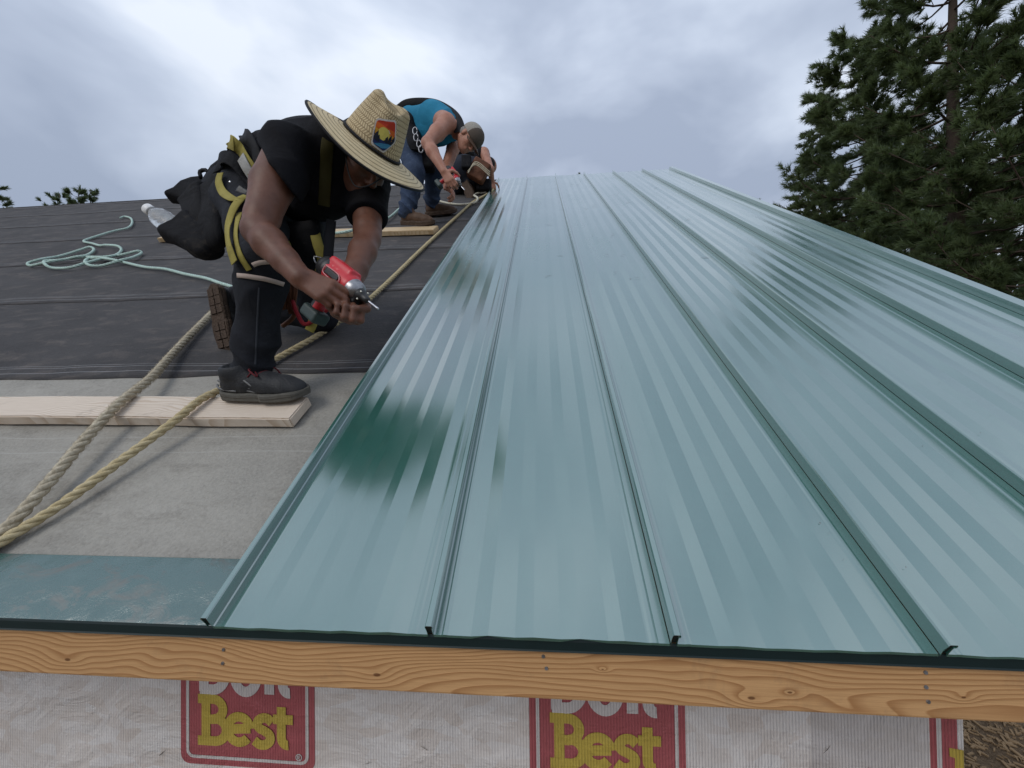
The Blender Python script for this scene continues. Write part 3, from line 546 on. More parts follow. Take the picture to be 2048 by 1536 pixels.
def sdf_mesh(name, groups, vox, disp=None):
    # groups: list of (prims, k, sign)   sign -1 carves
    lo = np.min([bounds(p)[0] for g_ in groups if g_[2] > 0 for p in g_[0]], 0) - .03; hi = np.max([bounds(p)[1] for g_ in groups if g_[2] > 0 for p in g_[0]], 0) + .03
    n = np.ceil((hi - lo) / vox).astype(int) + 1; D = np.full(n, .05, np.float32)
    for prims, k, sg in groups:
        for pr in prims:
            a, b = bounds(pr); pad = k + .025 if sg > 0 else k + vox * 2; i0 = np.clip(((a - pad - lo) / vox).astype(int), 0, n - 1); i1 = np.clip(((b + pad - lo) / vox).astype(int) + 2, 1, n)
            if np.any(i1 <= i0): continue
            ax = [lo[j] + vox * np.arange(i0[j], i1[j]) for j in range(3)]; P = np.stack(np.meshgrid(*ax, indexing='ij'), -1); d = field(pr, P).astype(np.float32)
            S = tuple(slice(i0[j], i1[j]) for j in range(3)); c = D[S]
            if sg > 0: h = np.maximum(k - np.abs(c - d), 0) / k; D[S] = np.minimum(c, d) - h * h * k * .25
            else: h = np.maximum(k - np.abs(c + d), 0) / k; D[S] = np.maximum(c, -d) + h * h * k * .25
    if disp is not None:
        ix = np.argwhere(np.abs(D) < .03); P = lo + ix * vox; D[tuple(ix.T)] += disp(P).astype(np.float32)
    s = D < 0; cells = np.zeros(n - 1, int)
    for a in (0, 1):
        for b in (0, 1):
            for c in (0, 1): cells += s[a:n[0] - 1 + a, b:n[1] - 1 + b, c:n[2] - 1 + c]
    act = (cells > 0) & (cells < 8); idx = np.full(n - 1, -1); ca = np.argwhere(act); idx[act] = np.arange(len(ca))
    acc = np.zeros((len(ca), 3)); cnt = np.zeros(len(ca)); cor = [(a, b, c) for a in (0, 1) for b in (0, 1) for c in (0, 1)]
    for i, p in enumerate(cor):
        for q in cor[i + 1:]:
            if sum(abs(x - y) for x, y in zip(p, q)) != 1: continue
            d0 = D[ca[:, 0] + p[0], ca[:, 1] + p[1], ca[:, 2] + p[2]]; d1 = D[ca[:, 0] + q[0], ca[:, 1] + q[1], ca[:, 2] + q[2]]; mk = (d0 < 0) != (d1 < 0)
            t = np.where(mk, d0 / np.where(mk, d0 - d1, 1), 0); acc[mk] += (np.array(p) + t[:, None] * (np.array(q) - np.array(p)))[mk]; cnt[mk] += 1
    V = lo + (ca + acc / cnt[:, None]) * vox; F = []
    for ax in range(3):
        o1, o2 = (ax + 1) % 3, (ax + 2) % 3; sl0 = [slice(None)] * 3; sl1 = [slice(None)] * 3; sl0[ax] = slice(0, -1); sl1[ax] = slice(1, None)
        x = s[tuple(sl0)] != s[tuple(sl1)]; e = np.argwhere(x); e = e[(e[:, o1] > 0) & (e[:, o2] > 0) & (e[:, o1] < n[o1] - 1) & (e[:, o2] < n[o2] - 1)]; inside = s[tuple(e.T)]
        def g_(a, b): f = e.copy(); f[:, o1] -= a; f[:, o2] -= b; return idx[tuple(f.T)]
        q = np.stack([g_(1, 1), g_(0, 1), g_(0, 0), g_(1, 0)], -1); q[~inside] = q[~inside][:, ::-1]; F.append(q)
    F = np.vstack(F); F = F[(F >= 0).all(1)]
    # light relaxation to take out stair steps
    E = np.vstack([F[:, [0, 1]], F[:, [1, 2]], F[:, [2, 3]], F[:, [3, 0]]]); E = np.vstack([E, E[:, ::-1]])
    deg = np.bincount(E[:, 0], minlength=len(V))[:, None]
    for lam in (.5, -.52, .5):
        A = np.stack([np.bincount(E[:, 0], V[E[:, 1], j], len(V)) for j in range(3)], 1) / deg; V = V + lam * (A - V)
    return V, F
class Fig:
    def __init__(s, base, label): s.base = np.asarray(base, float); s.root = empty('person', base, label, 'person'); s.srf = []
    def add(s, name, groups, vox, mat, disp=None, solid=True, parent=None):
        V, F = sdf_mesh(name, groups, vox, disp); o = link(name, fastmesh(name, V - s.base, F), parent or s.root, mat)
        if solid: s.srf.append(BVHTree.FromPolygons([tuple(v) for v in V], [tuple(map(int, f)) for f in F]))
        return o
    def hit(s, px, py, which=None, default=None):
        d = at(px, py, 1) - CAM; dn = Vector(unit(d)); best = None
        for i, b in enumerate(s.srf):
            if which is not None and i not in which: continue
            h = b.ray_cast(Vector(CAM), dn)
            if h[0] is not None and (best is None or h[3] < best[2]): best = (np.array(h[0]), np.array(h[1]), h[3])
        if best is None: return (at(px, py, default), -unit(d)) if default else None
        nrm = best[1]; nrm = nrm if nrm @ d < 0 else -nrm; return best[0], unit(nrm)
    def ribbon(s, name, path, width, mat, which=None, lift=.004, thick=.0022, parent=None, default=1.3):
        Q = []
        for p in path:
            if len(p) == 3: Q.append((at(*p), -unit(at(p[0], p[1], 1) - CAM)))
            else: Q.append(s.hit(p[0], p[1], which, default))
        P = np.array([q[0] for q in Q]); N = np.array([q[1] for q in Q]); m_ = 5
        Pc = catmull(list(P), .012); Nc = catmull(list(N), .012) if len(N) > 1 else N
        t0 = np.linspace(0, 1, len(Pc)); Nc = np.stack([np.interp(t0, np.linspace(0, 1, len(Nc)), Nc[:, j]) for j in range(3)], 1); Nc /= np.linalg.norm(Nc, axis=1)[:, None]
        k = np.ones(7) / 7; pad = lambda A: np.vstack([A[:1]] * 3 + [A] + [A[-1:]] * 3); Nc = np.stack([np.convolve(pad(Nc)[:, j], k, 'valid') for j in range(3)], 1); Nc /= np.linalg.norm(Nc, axis=1)[:, None]
        T = np.gradient(Pc, axis=0); T /= np.linalg.norm(T, axis=1)[:, None] + 1e-9; S = np.cross(Nc, T); S /= np.linalg.norm(S, axis=1)[:, None] + 1e-9; Pc = Pc + Nc * lift
        R_ = [Pc - S * width / 2, Pc - S * width * .45 + Nc * thick, Pc + S * width * .45 + Nc * thick, Pc + S * width / 2, Pc - Nc * thick]
        n = len(Pc); V = np.stack(R_, 1).reshape(-1, 3) - s.base; i = np.arange(n - 1)[:, None] * m_; j = np.arange(m_)[None]; kk = (j + 1) % m_
        F = np.stack([i + j, i + kk, i + m_ + kk, i + m_ + j], -1).reshape(-1, 4); return link(name, fastmesh(name, V, F), parent or s.root, mat)
    def tube(s, name, P, r, mat, parent=None, sides=8, smooth_step=.008): return tube_obj(name, catmull([np.asarray(p) for p in P], smooth_step), r, mat, parent or s.root, sides, s.base)
def hand(w, fwd, palm, curl, sp=1.0, thumb=None, flip=1, spread=.05, wr=.027):
    # w wrist, fwd along the palm, palm = the way the palm faces; index finger lies towards cross(palm, fwd)*flip
    f, p = unit(fwd), np.asarray(palm, float); p = unit(p - f * (p @ f)); sd = np.cross(p, f) * flip; out = []; fing = []
    lens = [(.044, .027, .021), (.048, .030, .023), (.044, .028, .022), (.034, .021, .019)]; offs = [.030, .010, -.010, -.028]; pal = [.088, .090, .086, .078]; rad = [.0098, .0102, .0096, .0085]
    for i in range(4):
        k = w + f * pal[i] * sp + sd * offs[i] * sp; out.append(cap(w + sd * offs[i] * .55 * sp + f * .012, .0155 * sp, k, .0125 * sp))
        a = 0; q = k; d = unit(f + sd * spread * (1.5 - i)); prev = rad[i] * 1.12
        for j, ln in enumerate(lens[i]):
            a += math.radians(curl[i][j] if isinstance(curl[0], (list, tuple)) else curl[j]); dd = d * math.cos(a) + p * math.sin(a); e = q + dd * ln * sp; r2 = rad[i] * (1, .92, .8)[j]; fing.append(cap(q, prev * sp, e, r2 * sp)); q = e; prev = r2
    if thumb is None: thumb = [(.25, .85, .25), (.6, .45, .5), (.75, .1, .6)]
    q = w + sd * .020 * sp + f * .022 * sp; prev = .0165
    for j, (ln, (a, b, c)) in enumerate(zip((.040, .034, .028), thumb)):
        d = unit(f * a + sd * b + p * c); e = q + d * ln * sp; r2 = (.0125, .0112, .0095)[j]; fing.append(cap(q, prev * sp, e, r2 * sp)); q = e; prev = r2
    return out, fing
def head(c, n, f, s=1.0, nose=True):
    # c centre, n top of the head, f the way the face looks
    n, f = unit(n), np.asarray(f, float); f = unit(f - n * (f @ n)); sd = np.cross(f, n); P = lambda a, b, d: c + (f * a + sd * b + n * d) * s
    big = [ell(P(-.012, 0, .030), (.100 * s, .079 * s, .088 * s), f, n), ell(P(.018, 0, -.035), (.072 * s, .062 * s, .085 * s), f, n), ell(P(.055, 0, -.088), (.034 * s, .034 * s, .026 * s), f, n), cap(P(-.015, .052, -.06), .022 * s, P(.05, .02, -.092), .018 * s), cap(P(-.015, -.052, -.06), .022 * s, P(.05, -.02, -.092), .018 * s),
           cap(P(.078, -.030, .018), .014 * s, P(.078, .030, .018), .014 * s), ell(P(.055, .038, -.022), (.026 * s, .024 * s, .022 * s), f, n), ell(P(.055, -.038, -.022), (.026 * s, .024 * s, .022 * s), f, n)]
    small = [cap(P(.086, 0, .006), .008 * s, P(.108, 0, -.030), .0125 * s), ell(P(.096, .011, -.034), (.011 * s, .009 * s, .008 * s), f, n), ell(P(.096, -.011, -.034), (.011 * s, .009 * s, .008 * s), f, n), cap(P(.086, -.020, -.058), .0065 * s, P(.086, .020, -.058), .0065 * s), cap(P(.084, -.018, -.068), .0075 * s, P(.084, .018, -.068), .0075 * s)]
    ears = [ell(P(-.008, b, -.012), (.020 * s, .009 * s, .032 * s), f, n) for b in (.080, -.080)]
    carve = [ell(P(.092, b, -.002), (.014 * s, .016 * s, .011 * s), f, n) for b in (.032, -.032)]
    return big, small + ears, carve
def skinmat(name, c, d):
    g = G(name, .52, .4); nz = g.noise(14, 5, .6); c1 = g.mix(g.ramp(nz, [(.35, 0.), (.7, 1.)]), c, d); c1 = g.mix(g.ramp(g.noise(45, 5, .7), [(.55, 0.), (.75, .45)]), c1, tuple(v * .5 for v in c))
    g.set(Base_Color=c1); g.b.inputs['Subsurface Weight'].default_value = .06; g.b.inputs['Subsurface Radius'].default_value = (.01, .004, .002); g.bump(g.noise(110, 4, .6), .25, .002); return g.m
def cloth(name, a, b, weave=700, rough=.85, fold=.4, wear=None):
    g = G(name, rough, .2); nz = g.noise(5, 5, .6, dist=.5); c = g.mix(g.ramp(nz, [(.35, 0.), (.7, 1.)]), a, b)
    if wear: c = g.mix(g.ramp(g.noise(18, 6, .7), [(.58, 0.), (.75, .7)]), c, wear)
    w_ = g.noise(weave, 2, .5); c = g.mix(g.math('MULTIPLY', w_, .5), c, tuple(v * .45 for v in a)); g.set(Base_Color=c)
    g.bump(g.math('ADD', g.noise(9, 4, .55, dist=1.2), g.math('MULTIPLY', w_, .12)), fold, .02); return g.m
M['skin_dark'] = skinmat('tanned_brown_skin', (.115, .047, .028), (.175, .075, .046)); M['skin_light'] = skinmat('sunburnt_skin', (.36, .16, .105), (.46, .23, .16))
M['shirt_black'] = cloth('black_cotton', (.0045, .0045, .0065), (.009, .009, .013)); M['denim_black'] = cloth('black_denim', (.012, .013, .017), (.032, .035, .044), 600, .85, .5, (.06, .064, .075))
M['shirt_blue'] = cloth('teal_blue_cotton', (.018, .20, .34), (.030, .27, .43), 500, .8, .5); M['denim_blue'] = cloth('blue_denim', (.032, .052, .10), (.070, .10, .165), 500, .85, .6, (.17, .22, .30))
M['canvas_black'] = cloth('black_canvas', (.007, .007, .009), (.016, .016, .018), 400, .8, .6, (.075, .062, .050)); M['shirt_grey'] = cloth('slate_cotton', (.03, .035, .05), (.05, .055, .075))
M['web_yellow'] = cloth('yellow_webbing', (.30, .25, .055), (.44, .38, .11), 600, .75, .2, (.16, .13, .04)); M['web_black'] = cloth('black_webbing', (.012, .012, .014), (.03, .03, .032), 600, .7, .2)
M['web_grey'] = cloth('grey_tape', (.42, .42, .40), (.55, .55, .52), 300, .6, .3); M['elastic'] = cloth('pale_elastic', (.55, .44, .38), (.66, .55, .48), 500, .8, .2)
M['leather'] = cloth('brown_leather', (.12, .045, .022), (.20, .085, .045), 200, .6, .4, (.05, .03, .02)); M['boot'] = cloth('brown_boot_leather', (.085, .050, .032), (.14, .085, .055), 200, .6, .4, (.05, .04, .035))
M['shoe'] = cloth('worn_black_leather', (.022, .023, .025), (.052, .053, .056), 260, .55, .5, (.13, .127, .12)); M['sole'] = plain('grey_rubber', (.10, .094, .080), .8, .3, .4, 40, .4, 0, .004); M['sole_dirty'] = plain('muddy_tread', (.085, .060, .045), .9, .2, .6, 30, .8, 0, .01)
M['lace'] = plain('dark_red_lace', (.12, .02, .025), .8, .2, .3, 80, .2); M['steel_bright'] = plain('plated_steel', (.62, .62, .64), .28, .5, .1, 50, .05, 1.0); M['red_plastic'] = plain('red_plastic', (.55, .020, .030), .38, .5, .12, 60, .06)
M['black_plastic'] = plain('black_plastic', (.016, .016, .017), .45, .5, .3, 60, .1); M['grey_metal'] = plain('grey_cast_metal', (.30, .30, .31), .35, .5, .15, 60, .1, .9); M['hair'] = plain('dark_hair', (.012, .009, .008), .7, .3, .4, 200, .6); M['hair_grey'] = plain('grey_hair', (.25, .23, .21), .8, .3, .4, 200, .6)
M['nailk'] = plain('finger_nail', (.42, .24, .18), .35, .5, .1, 80, 0); M['lamp_white'] = plain('work_light_lens', (.85, .82, .7), .2, .5, .05, 40, 0); M['lens_dark'] = plain('teal_black_rubber', (.03, .05, .048), .5, .4, .2, 60, .1)

M['shoe_trim'] = plain('scuffed_grey_trim', (.15, .15, .148), .5, .4, .4, 60, .3)
def shoe(fig, heel, fwd, up, name='shoe', mat=None, sole=None, L_=.30, boot=False, laces=True, vox=.004, tread=False):
    X, Y, Z = basis(fwd, up); s = L_ / .30; zs = 1.0 if boot else .80; P = lambda x, y, z: heel + (X * x + Y * y + Z * z * zs) * s
    g1 = chain([(P(.045, 0, .052), .037 * s), (P(.105, 0, .058), .041 * s), (P(.165, -.002, .052), .042 * s), (P(.225, -.003, .040), .040 * s), (P(.258, -.002, .036), .034 * s)]) + [cap(P(.050, 0, .06), .038 * s, P(.058, 0, .105 + (.04 if boot else 0)), .046 * s), cap(P(.10, 0, .075), .034 * s, P(.075, 0, .11), .042 * s)]
    o = fig.add(name, [(g1, .02, 1), ([rbox(P(.15, 0, -.018), (.25, .2, .040), X, Z, .004)], .006, -1)] + ([] if boot else [([ell(P(.062, 0, .155), (.040, .036, .030), X, Z)], .008, -1)]), vox, mat or M['shoe'], solid=False)
    n = 26; ring = []; wdt = lambda t: (.038 + .012 * math.sin(math.pi * min(1, t * 1.05)) + (.006 if t > .55 else -.002 * (t > .25))) 
    for i in range(n):
        t = i / (n - 1); x = -.006 + .308 * t; w_ = wdt(t) * (1 - max(0, (t - .86) / .14) ** 2.2 * .93) * (1 - max(0, (.10 - t) / .10) ** 2 * .75); ring.append((x, w_))
    out = [(x, w_) for x, w_ in ring] + [(x, -w_) for x, w_ in reversed(ring)]; V, m_ = [], len(out)
    for (z, k, ts) in ((.000, .93, 1), (.006, 1.0, 1), (.016, .985, 1), (.020, 1.02, 1), (.030, 1.0, 1), (.036, .90, 1)):
        V += [P(.15 + (x - .15) * (.985 + .015 * k), y * k, z + (.018 * max(0, (x - .21) / .09) ** 2 if z < .03 else .010 * max(0, (x - .2) / .1) ** 1.5) + .0022 * math.sin(x * 60) * (z > .015)) - fig.base for x, y in out]
    F = [(r * m_ + i, r * m_ + (i + 1) % m_, (r + 1) * m_ + (i + 1) % m_, (r + 1) * m_ + i) for r in range(5) for i in range(m_)] + [tuple(range(m_))[::-1], tuple(5 * m_ + i for i in range(m_))]
    link('sole', mesh('sole', V, F, False), o, sole or M['sole'])
    if tread:
        for i in range(7):
            for y in (-.022, .022):
                t_ = .03 + i * .038
                if abs(t_ - .14) < .02: continue
                bm = box_bm(.034 * s, .038 * s, .0022 * s); b = bm_obj('tread_lug', bm, o, M['sole_dirty'], .001); frame_obj(b, P(t_, y, -.001 + .018 * max(0, (t_ - .21) / .09) ** 2) - fig.base, X, Y, Z)
    if laces:
        for sy in (-1, 1):                       # stitched overlays along the side and toe
            for (pp, rr2) in (([(.02, .036, .085), (.06, .040, .070), (.10, .043, .052), (.15, .046, .040)], .0032), ([(.05, .041, .092), (.09, .043, .072), (.13, .0445, .056), (.18, .046, .042)], .0030), ([(.115, .040, .088), (.14, .044, .066), (.17, .045, .050), (.20, .045, .040)], .0030), ([(.15, .036, .084), (.175, .041, .066), (.20, .043, .052), (.235, .041, .042)], .0030), ([(.205, .020, .077), (.225, .034, .066), (.25, .036, .055), (.275, .026, .046)], .0034), ([(.0, .022, .06), (.012, .034, .05), (.04, .040, .046), (.08, .043, .042)], .0034)):
                fig.tube('shoe_overlay', [P(a, sy * b * (.94 if a > .03 else .9), c * .98 + .003) for a, b, c in pp], rr2 * s * 1.15, M['shoe_trim'], o, 6)
        for i in range(5):
            x = .125 + i * .022; z = .112 - i * .0085; fig.tube('lace', [P(x, -.032, z - .012), P(x + .006, -.012, z + .004), P(x + .010, .012, z + .004), P(x + .012, .032, z - .012)], .0026, M['lace'], o, 5)
        fig.tube('lace', [P(.125, 0, .118), P(.135, -.03, .130), P(.165, -.042, .108), P(.150, -.02, .108), P(.128, 0, .118), P(.13, .03, .127), P(.165, .046, .104), P(.175, .052, .075)], .0026, M['lace'], o, 5)
    return o
# ------------------------------------------------------------------ first worker: crouching, straw hat, impact driver
PL = .016                                     # top of the plank above the pans
foot0 = onroof(450, 797, PL + .004)
w1 = Fig(foot0 - NRM * .02, 'crouching worker in black shirt and wide straw hat drilling beside the green panels')
A_ = at
hipR, hipL = A_(500, 410, 1.42), A_(596, 415, 1.57); kneeR, ankR = A_(528, 516, 1.19), A_(507, 742, 1.265); kneeL, ankL = A_(640, 632, 1.70), A_(478, 598, 1.71)
pel = (hipR + hipL) / 2; waist = A_(527, 352, 1.42); chest = A_(618, 330, 1.36); nbase = A_(672, 300, 1.30)
shR, elR, wrR = A_(578, 303, 1.215), A_(516, 460, 1.10), A_(602, 556, 1.035); shL, elL, wrL = A_(735, 362, 1.44), A_(735, 478, 1.27), A_(697, 578, 1.10)
hn = unit(.614 * RIGHT + .686 * UPC - .390 * FWD); hf0 = .85 * RIGHT - .52 * FWD; hf = unit(hf0 - hn * (hf0 @ hn))
hatc = A_(744, 290, 1.30); hc = hatc - hn * .060 - hf * .012
hb, hs_, hcv = head(hc, hn, hf)
hr_p, hr_f = hand(wrR, A_(664, 588, 1.03) - wrR, FWD * .85 - UPC * .35 + RIGHT * .1, [(22, 55, 50), (26, 60, 50), (30, 62, 50), (36, 64, 50)], .92, [(.5, .35, .8), (.9, -.1, .5), (.9, -.3, .2)], -1)
hl_p, hl_f = hand(wrL, A_(690, 665, 1.07) - wrL, -FWD * .9 + RIGHT * .55, (72, 92, 62), 1.02, [(.55, .65, .55), (.75, -.1, .75), (.35, -.85, .45)], 1, .02)
core = [cap(pel, .10, waist, .085), cap(waist, .085, chest, .115), cap(chest, .12, nbase, .08), cap(nbase, .062, hc - hn * .04, .058), cap(hipR, .07, kneeR, .055), cap(kneeR, .05, ankR, .04), cap(hipL, .07, kneeL, .055), cap(kneeL, .05, ankL, .04), cap(chest, .09, shR, .06), cap(chest, .09, shL, .055), cap(ankR, .035, foot0 + RIGHT * .1 + NRM * .06, .025)]
armR = chain([(shR, .062), (shR * .55 + elR * .45 - RIGHT * .010, .058), (shR * .15 + elR * .85 - RIGHT * .002, .045), (elR, .041), (elR * .72 + wrR * .28, .0435), (elR * .35 + wrR * .65, .0345), (wrR, .0295)])
armL = chain([(shL, .056), (shL * .5 + elL * .5, .052), (shL * .12 + elL * .88, .043), (elL, .040), (elL * .72 + wrL * .28, .041), (elL * .35 + wrL * .65, .033), (wrL, .0295)])
body = w1.add('body', [(core, .03, 1), (armR, .012, 1), (armL, .012, 1), (hb, .022, 1), (hs_, .010, 1), (hcv, .008, -1), (hr_p, .010, 1), (hr_f, .0035, 1), (hl_p, .010, 1), (hl_f, .0035, 1)], .0042, M['skin_dark'])
# shirt
def folds(P):
    q = P - w1.base; sharp = lambda a: 1 - 2 * np.abs(np.sin(a)) ** .6; return -.0038 * sharp(12 * (q[:, 0] * .8 + q[:, 2]) + 1.7 * np.sin(8 * q[:, 1] + 5 * q[:, 0])) - .0026 * sharp(21 * (q[:, 2] - .5 * q[:, 0]) + 2.2 * np.sin(11 * q[:, 1]))
slR = [cap(shR + (chest - shR) * .25, .088, shR, .078), cap(shR, .078, shR * .45 + elR * .55, .080)]
slL = [cap(shL + (chest - shL) * .25, .095, shL, .076), cap(shL, .074, shL * .30 + elL * .70, .070)]
tors = [cap(waist, .118, chest, .138), cap(chest, .138, nbase - (nbase - chest) * .1, .100), cap(A_(610, 316, 1.40), .100, A_(640, 312, 1.36), .10), cap(A_(605, 395, 1.38), .092, A_(650, 388, 1.34), .088), cap(A_(545, 340, 1.44), .112, A_(590, 312, 1.42), .098), cap(A_(690, 370, 1.42), .075, A_(650, 350, 1.38), .10)]
cutL = unit(elL - shL); sn = -.80 * RIGHT - .55 * UPC - .10 * FWD
shirt = w1.add('shirt', [(slR + slL, .03, 1), ([rbox(A_(550, 340, 1.16) + unit(sn) * .1015, (.10, .16, .16), sn, FWD, .003), rbox(A_(737, 436, 1.32) + cutL * .10, (.10, .12, .12), cutL, FWD, .003)], .010, -1), (tors, .035, 1)], .0055, M['shirt_black'], folds)
# jeans
def jfold(P):
    q = P - ankR; along = q @ unit(kneeR - ankR); k = np.clip(1 - along / .16, 0, 1) * (np.linalg.norm(q, axis=1) < .3)
    sharp = lambda a: 1 - 2 * np.abs(np.sin(a)) ** .6
    return -k * .0075 * sharp(along * 46 + 1.3 * np.sin((q @ RIGHT) * 22) + .6) - .0034 * sharp(15 * (q[:, 0] * .7 + q[:, 2]) + 1.6 * np.sin(9 * q[:, 1] + 5 * q[:, 0])) - .0022 * sharp(24 * (q[:, 0] - q[:, 2] * .6) + 2 * np.sin(11 * q[:, 2]))
legR = chain([(hipR, .100), (hipR * .5 + kneeR * .5, .090), (kneeR, .075), (kneeR * .72 + ankR * .28, .066), (kneeR * .3 + ankR * .7, .062), (ankR * .97 + kneeR * .03, .064)])
legL = chain([(hipL, .10), (hipL * .5 + kneeL * .5, .09), (kneeL, .072), (kneeL * .5 + ankL * .5, .068), (ankL, .058)])
jeans = w1.add('jeans', [([cap(hipR, .118, hipL, .115), cap(pel, .125, waist * .8 + pel * .2, .118), ell(A_(478, 400, 1.52), (.12, .12, .13), RIGHT, UPC)], .05, 1), (legR, .03, 1), (legL, .03, 1), ([rbox(ankR - unit(kneeR - ankR) * .093, (.06, .13, .13), kneeR - ankR, FWD, .003)], .004, -1)], .0055, M['denim_black'], jfold)
# shoes
up1 = unit(.62 * NRM + .38 * np.array([0, 0, 1.]))
hl = onroof(449, 798, PL) ; tip = onroof(618, 800, PL)
shoe(w1, hl + NRM * .002 + UPV * .012, tip - hl, up1, 'shoe', L_=np.linalg.norm(tip - hl) * 1.0)
toe = onroof(446, 694, -.012); hee = A_(424, 570, 1.63); shoe(w1, hee, toe - hee, RIGHT * .40 + FWD * .90, 'shoe', sole=M['sole_dirty'], L_=.285, laces=False, tread=True)
# head dressing: hair, goatee, hat
P_ = lambda a, b, d: hc + hf * a + np.cross(hf, hn) * b + hn * d
w1.add('hair', [([ell(P_(-.022, 0, .030), (.102, .084, .088), hf, hn)], .01, 1), ([rbox(P_(.09, 0, -.02), (.085, .2, .10), hf, hn, .01)], .01, -1)], .006, M['hair'], solid=False)
w1.add('goatee', [([ell(P_(.066, 0, -.098), (.026, .030, .024), hf, hn)], .008, 1)], .005, M['hair'], solid=False)
# ---- straw hat (own axes: z out of the crown, y to the badge)
pfr = -FWD * .80 + RIGHT * .62 - UPC * .25; pfr = unit(pfr - hn * (pfr @ hn)); HX, HY, HZ = np.cross(pfr, hn), pfr, hn
g = G('woven_straw_brim', .75, .25); X = g.xyz(); rr_ = g.math('SQRT', g.math('ADD', g.math('MULTIPLY', X[0], X[0]), g.math('MULTIPLY', X[1], X[1]))); th = g.math('ARCTAN2', X[1], X[0])
rg = g.math('FRACT', g.math('MULTIPLY', g.math('ADD', rr_, g.math('MULTIPLY', g.noise(16, 2, .5), .004)), 62.)); gap = g.ramp(rg, [(0., 1.), (.20, .0), (.82, .0), (1., 1.)])
st_ = g.math('ABSOLUTE', g.math('SINE', g.math('ADD', g.math('MULTIPLY', th, 150.), g.math('MULTIPLY', rg, 2.6)))); sh_ = g.ramp(st_, [(0., 1.), (.4, 0.)])
c = g.mix(g.noise(34, 5, .65), (.60, .47, .26), (.82, .70, .46)); c = g.mix(g.math('MULTIPLY', sh_, .35), c, (.33, .22, .10)); c = g.mix(g.math('MULTIPLY', gap, .80), c, (.13, .085, .042)); g.set(Base_Color=c); g.bump(g.math('SUBTRACT', 1., g.math('MAXIMUM', gap, g.math('MULTIPLY', sh_, .6))), .7, .0025); M['straw_brim'] = g.m
g = G('woven_straw_crown', .75, .25); X = g.xyz(); th = g.math('ARCTAN2', X[1], X[0]); rw = g.math('MULTIPLY', X[2], 75.); row = g.math('FRACT', rw); par = g.math('SUBTRACT', g.math('MULTIPLY', g.math('MODULO', g.math('FLOOR', rw), 2.), 2.), 1.)
hb_ = g.math('SINE', g.math('ADD', g.math('MULTIPLY', th, 64.), g.math('MULTIPLY', g.math('MULTIPLY', row, par), 4.4))); sl = g.ramp(hb_, [(.12, 1.), (.45, 0.)]); gap = g.ramp(row, [(0., 1.), (.16, 0.), (.86, 0.), (1., 1.)])
c = g.mix(g.noise(34, 5, .65), (.58, .45, .25), (.80, .68, .44)); c = g.mix(g.math('MULTIPLY', sl, .62), c, (.20, .13, .06)); c = g.mix(g.math('MULTIPLY', gap, .65), c, (.15, .10, .05)); g.set(Base_Color=c); g.bump(g.math('SUBTRACT', 1., g.math('MAXIMUM', gap, sl)), .7, .003); M['straw_crown'] = g.m
def crown_r(th, t): a, b = .094, .104; e = 1 / math.sqrt((math.cos(th) / a) ** 2 + (math.sin(th) / b) ** 2); return e * (1 - .34 * t ** 1.3)
CH = .135; nt_, ns = 14, 48; V, F = [], []
def dent(x, y): return -.046 * math.exp(-(x / .024) ** 2) * min(1, max(0, .5 + y / .07 + .5)) - .012 * math.exp(-((abs(x) - .066) / .02) ** 2) * math.exp(-((y - .055) / .035) ** 2)
for j in range(nt_ + 1):
    t = j / nt_
    for i in range(ns):
        th = 2 * math.pi * i / ns; r0 = crown_r(th, t); x, y = r0 * math.cos(th), r0 * math.sin(th); pin = 1 - .22 * t * t * math.exp(-((abs(th - math.pi / 2) - .75) / .38) ** 2); V.append((x * pin, y * pin, CH * t * (1 - .05 * t) + .010 * t ** 2 * math.cos(th) ** 2))
for j in range(1, 8):
    k = (1 - (j / 8.0) ** 1.35)
    for i in range(ns):
        x, y, z = V[nt_ * ns + i]; xx, yy = x * k, y * k; V.append((xx, yy, CH * .95 + .010 * (x / .07) ** 2 * k * k + .012 * (1 - k) * k * 4 + .016 * (1 - k * k) ** .5 + dent(xx, yy) * (1 - k ** 6)))
V.append((0, 0, CH * .95 + .016 + dent(0, 0))); rows = nt_ + 8
F = [(j * ns + i, j * ns + (i + 1) % ns, (j + 1) * ns + (i + 1) % ns, (j + 1) * ns + i) for j in range(rows - 1) for i in range(ns)] + [((rows - 1) * ns + i, (rows - 1) * ns + (i + 1) % ns, rows * ns) for i in range(ns)]
hat = link('straw_hat', mesh('straw_hat', V, F, True), w1.root, M['straw_crown']); frame_obj(hat, hatc - w1.base, HX, HY, HZ)
BR = .200; V, F = [], []; nr = 16
def brim_z(x, y, k): return -.010 * k - .012 * k * k + .010 * k * k * math.cos(2 * math.atan2(y, x)) + .004 * k * math.sin(3 * math.atan2(y, x) + 1)
for j in range(nr + 1):
    for i in range(96):
        th = 2 * math.pi * i / 96; r0 = crown_r(th, 0); r1 = BR * (1 + .03 * math.cos(2 * th)); r = r0 * .985 + (r1 - r0) * j / nr; x, y = r * math.cos(th), r * math.sin(th); V.append((x, y, .002 + brim_z(x, y, j / nr)))
F = [(j * 96 + i, j * 96 + (i + 1) % 96, (j + 1) * 96 + (i + 1) % 96, (j + 1) * 96 + i) for j in range(nr) for i in range(96)]
F = [f[::-1] for f in F]; rim = [V[nr * 96 + i] for i in range(96)]; brim = link('brim', mesh('brim', V, F, True), hat, M['straw_brim']); sm = brim.modifiers.new('t', 'SOLIDIFY'); sm.thickness = .0035; sm.offset = -1
Vr, Fr = tube(np.array(rim + rim[:1]) - np.array([0, 0, .002]), .0042, 7, False); link('brim_piping', mesh('brim_piping', Vr, faces_of(Fr), True), hat, M['web_black'])
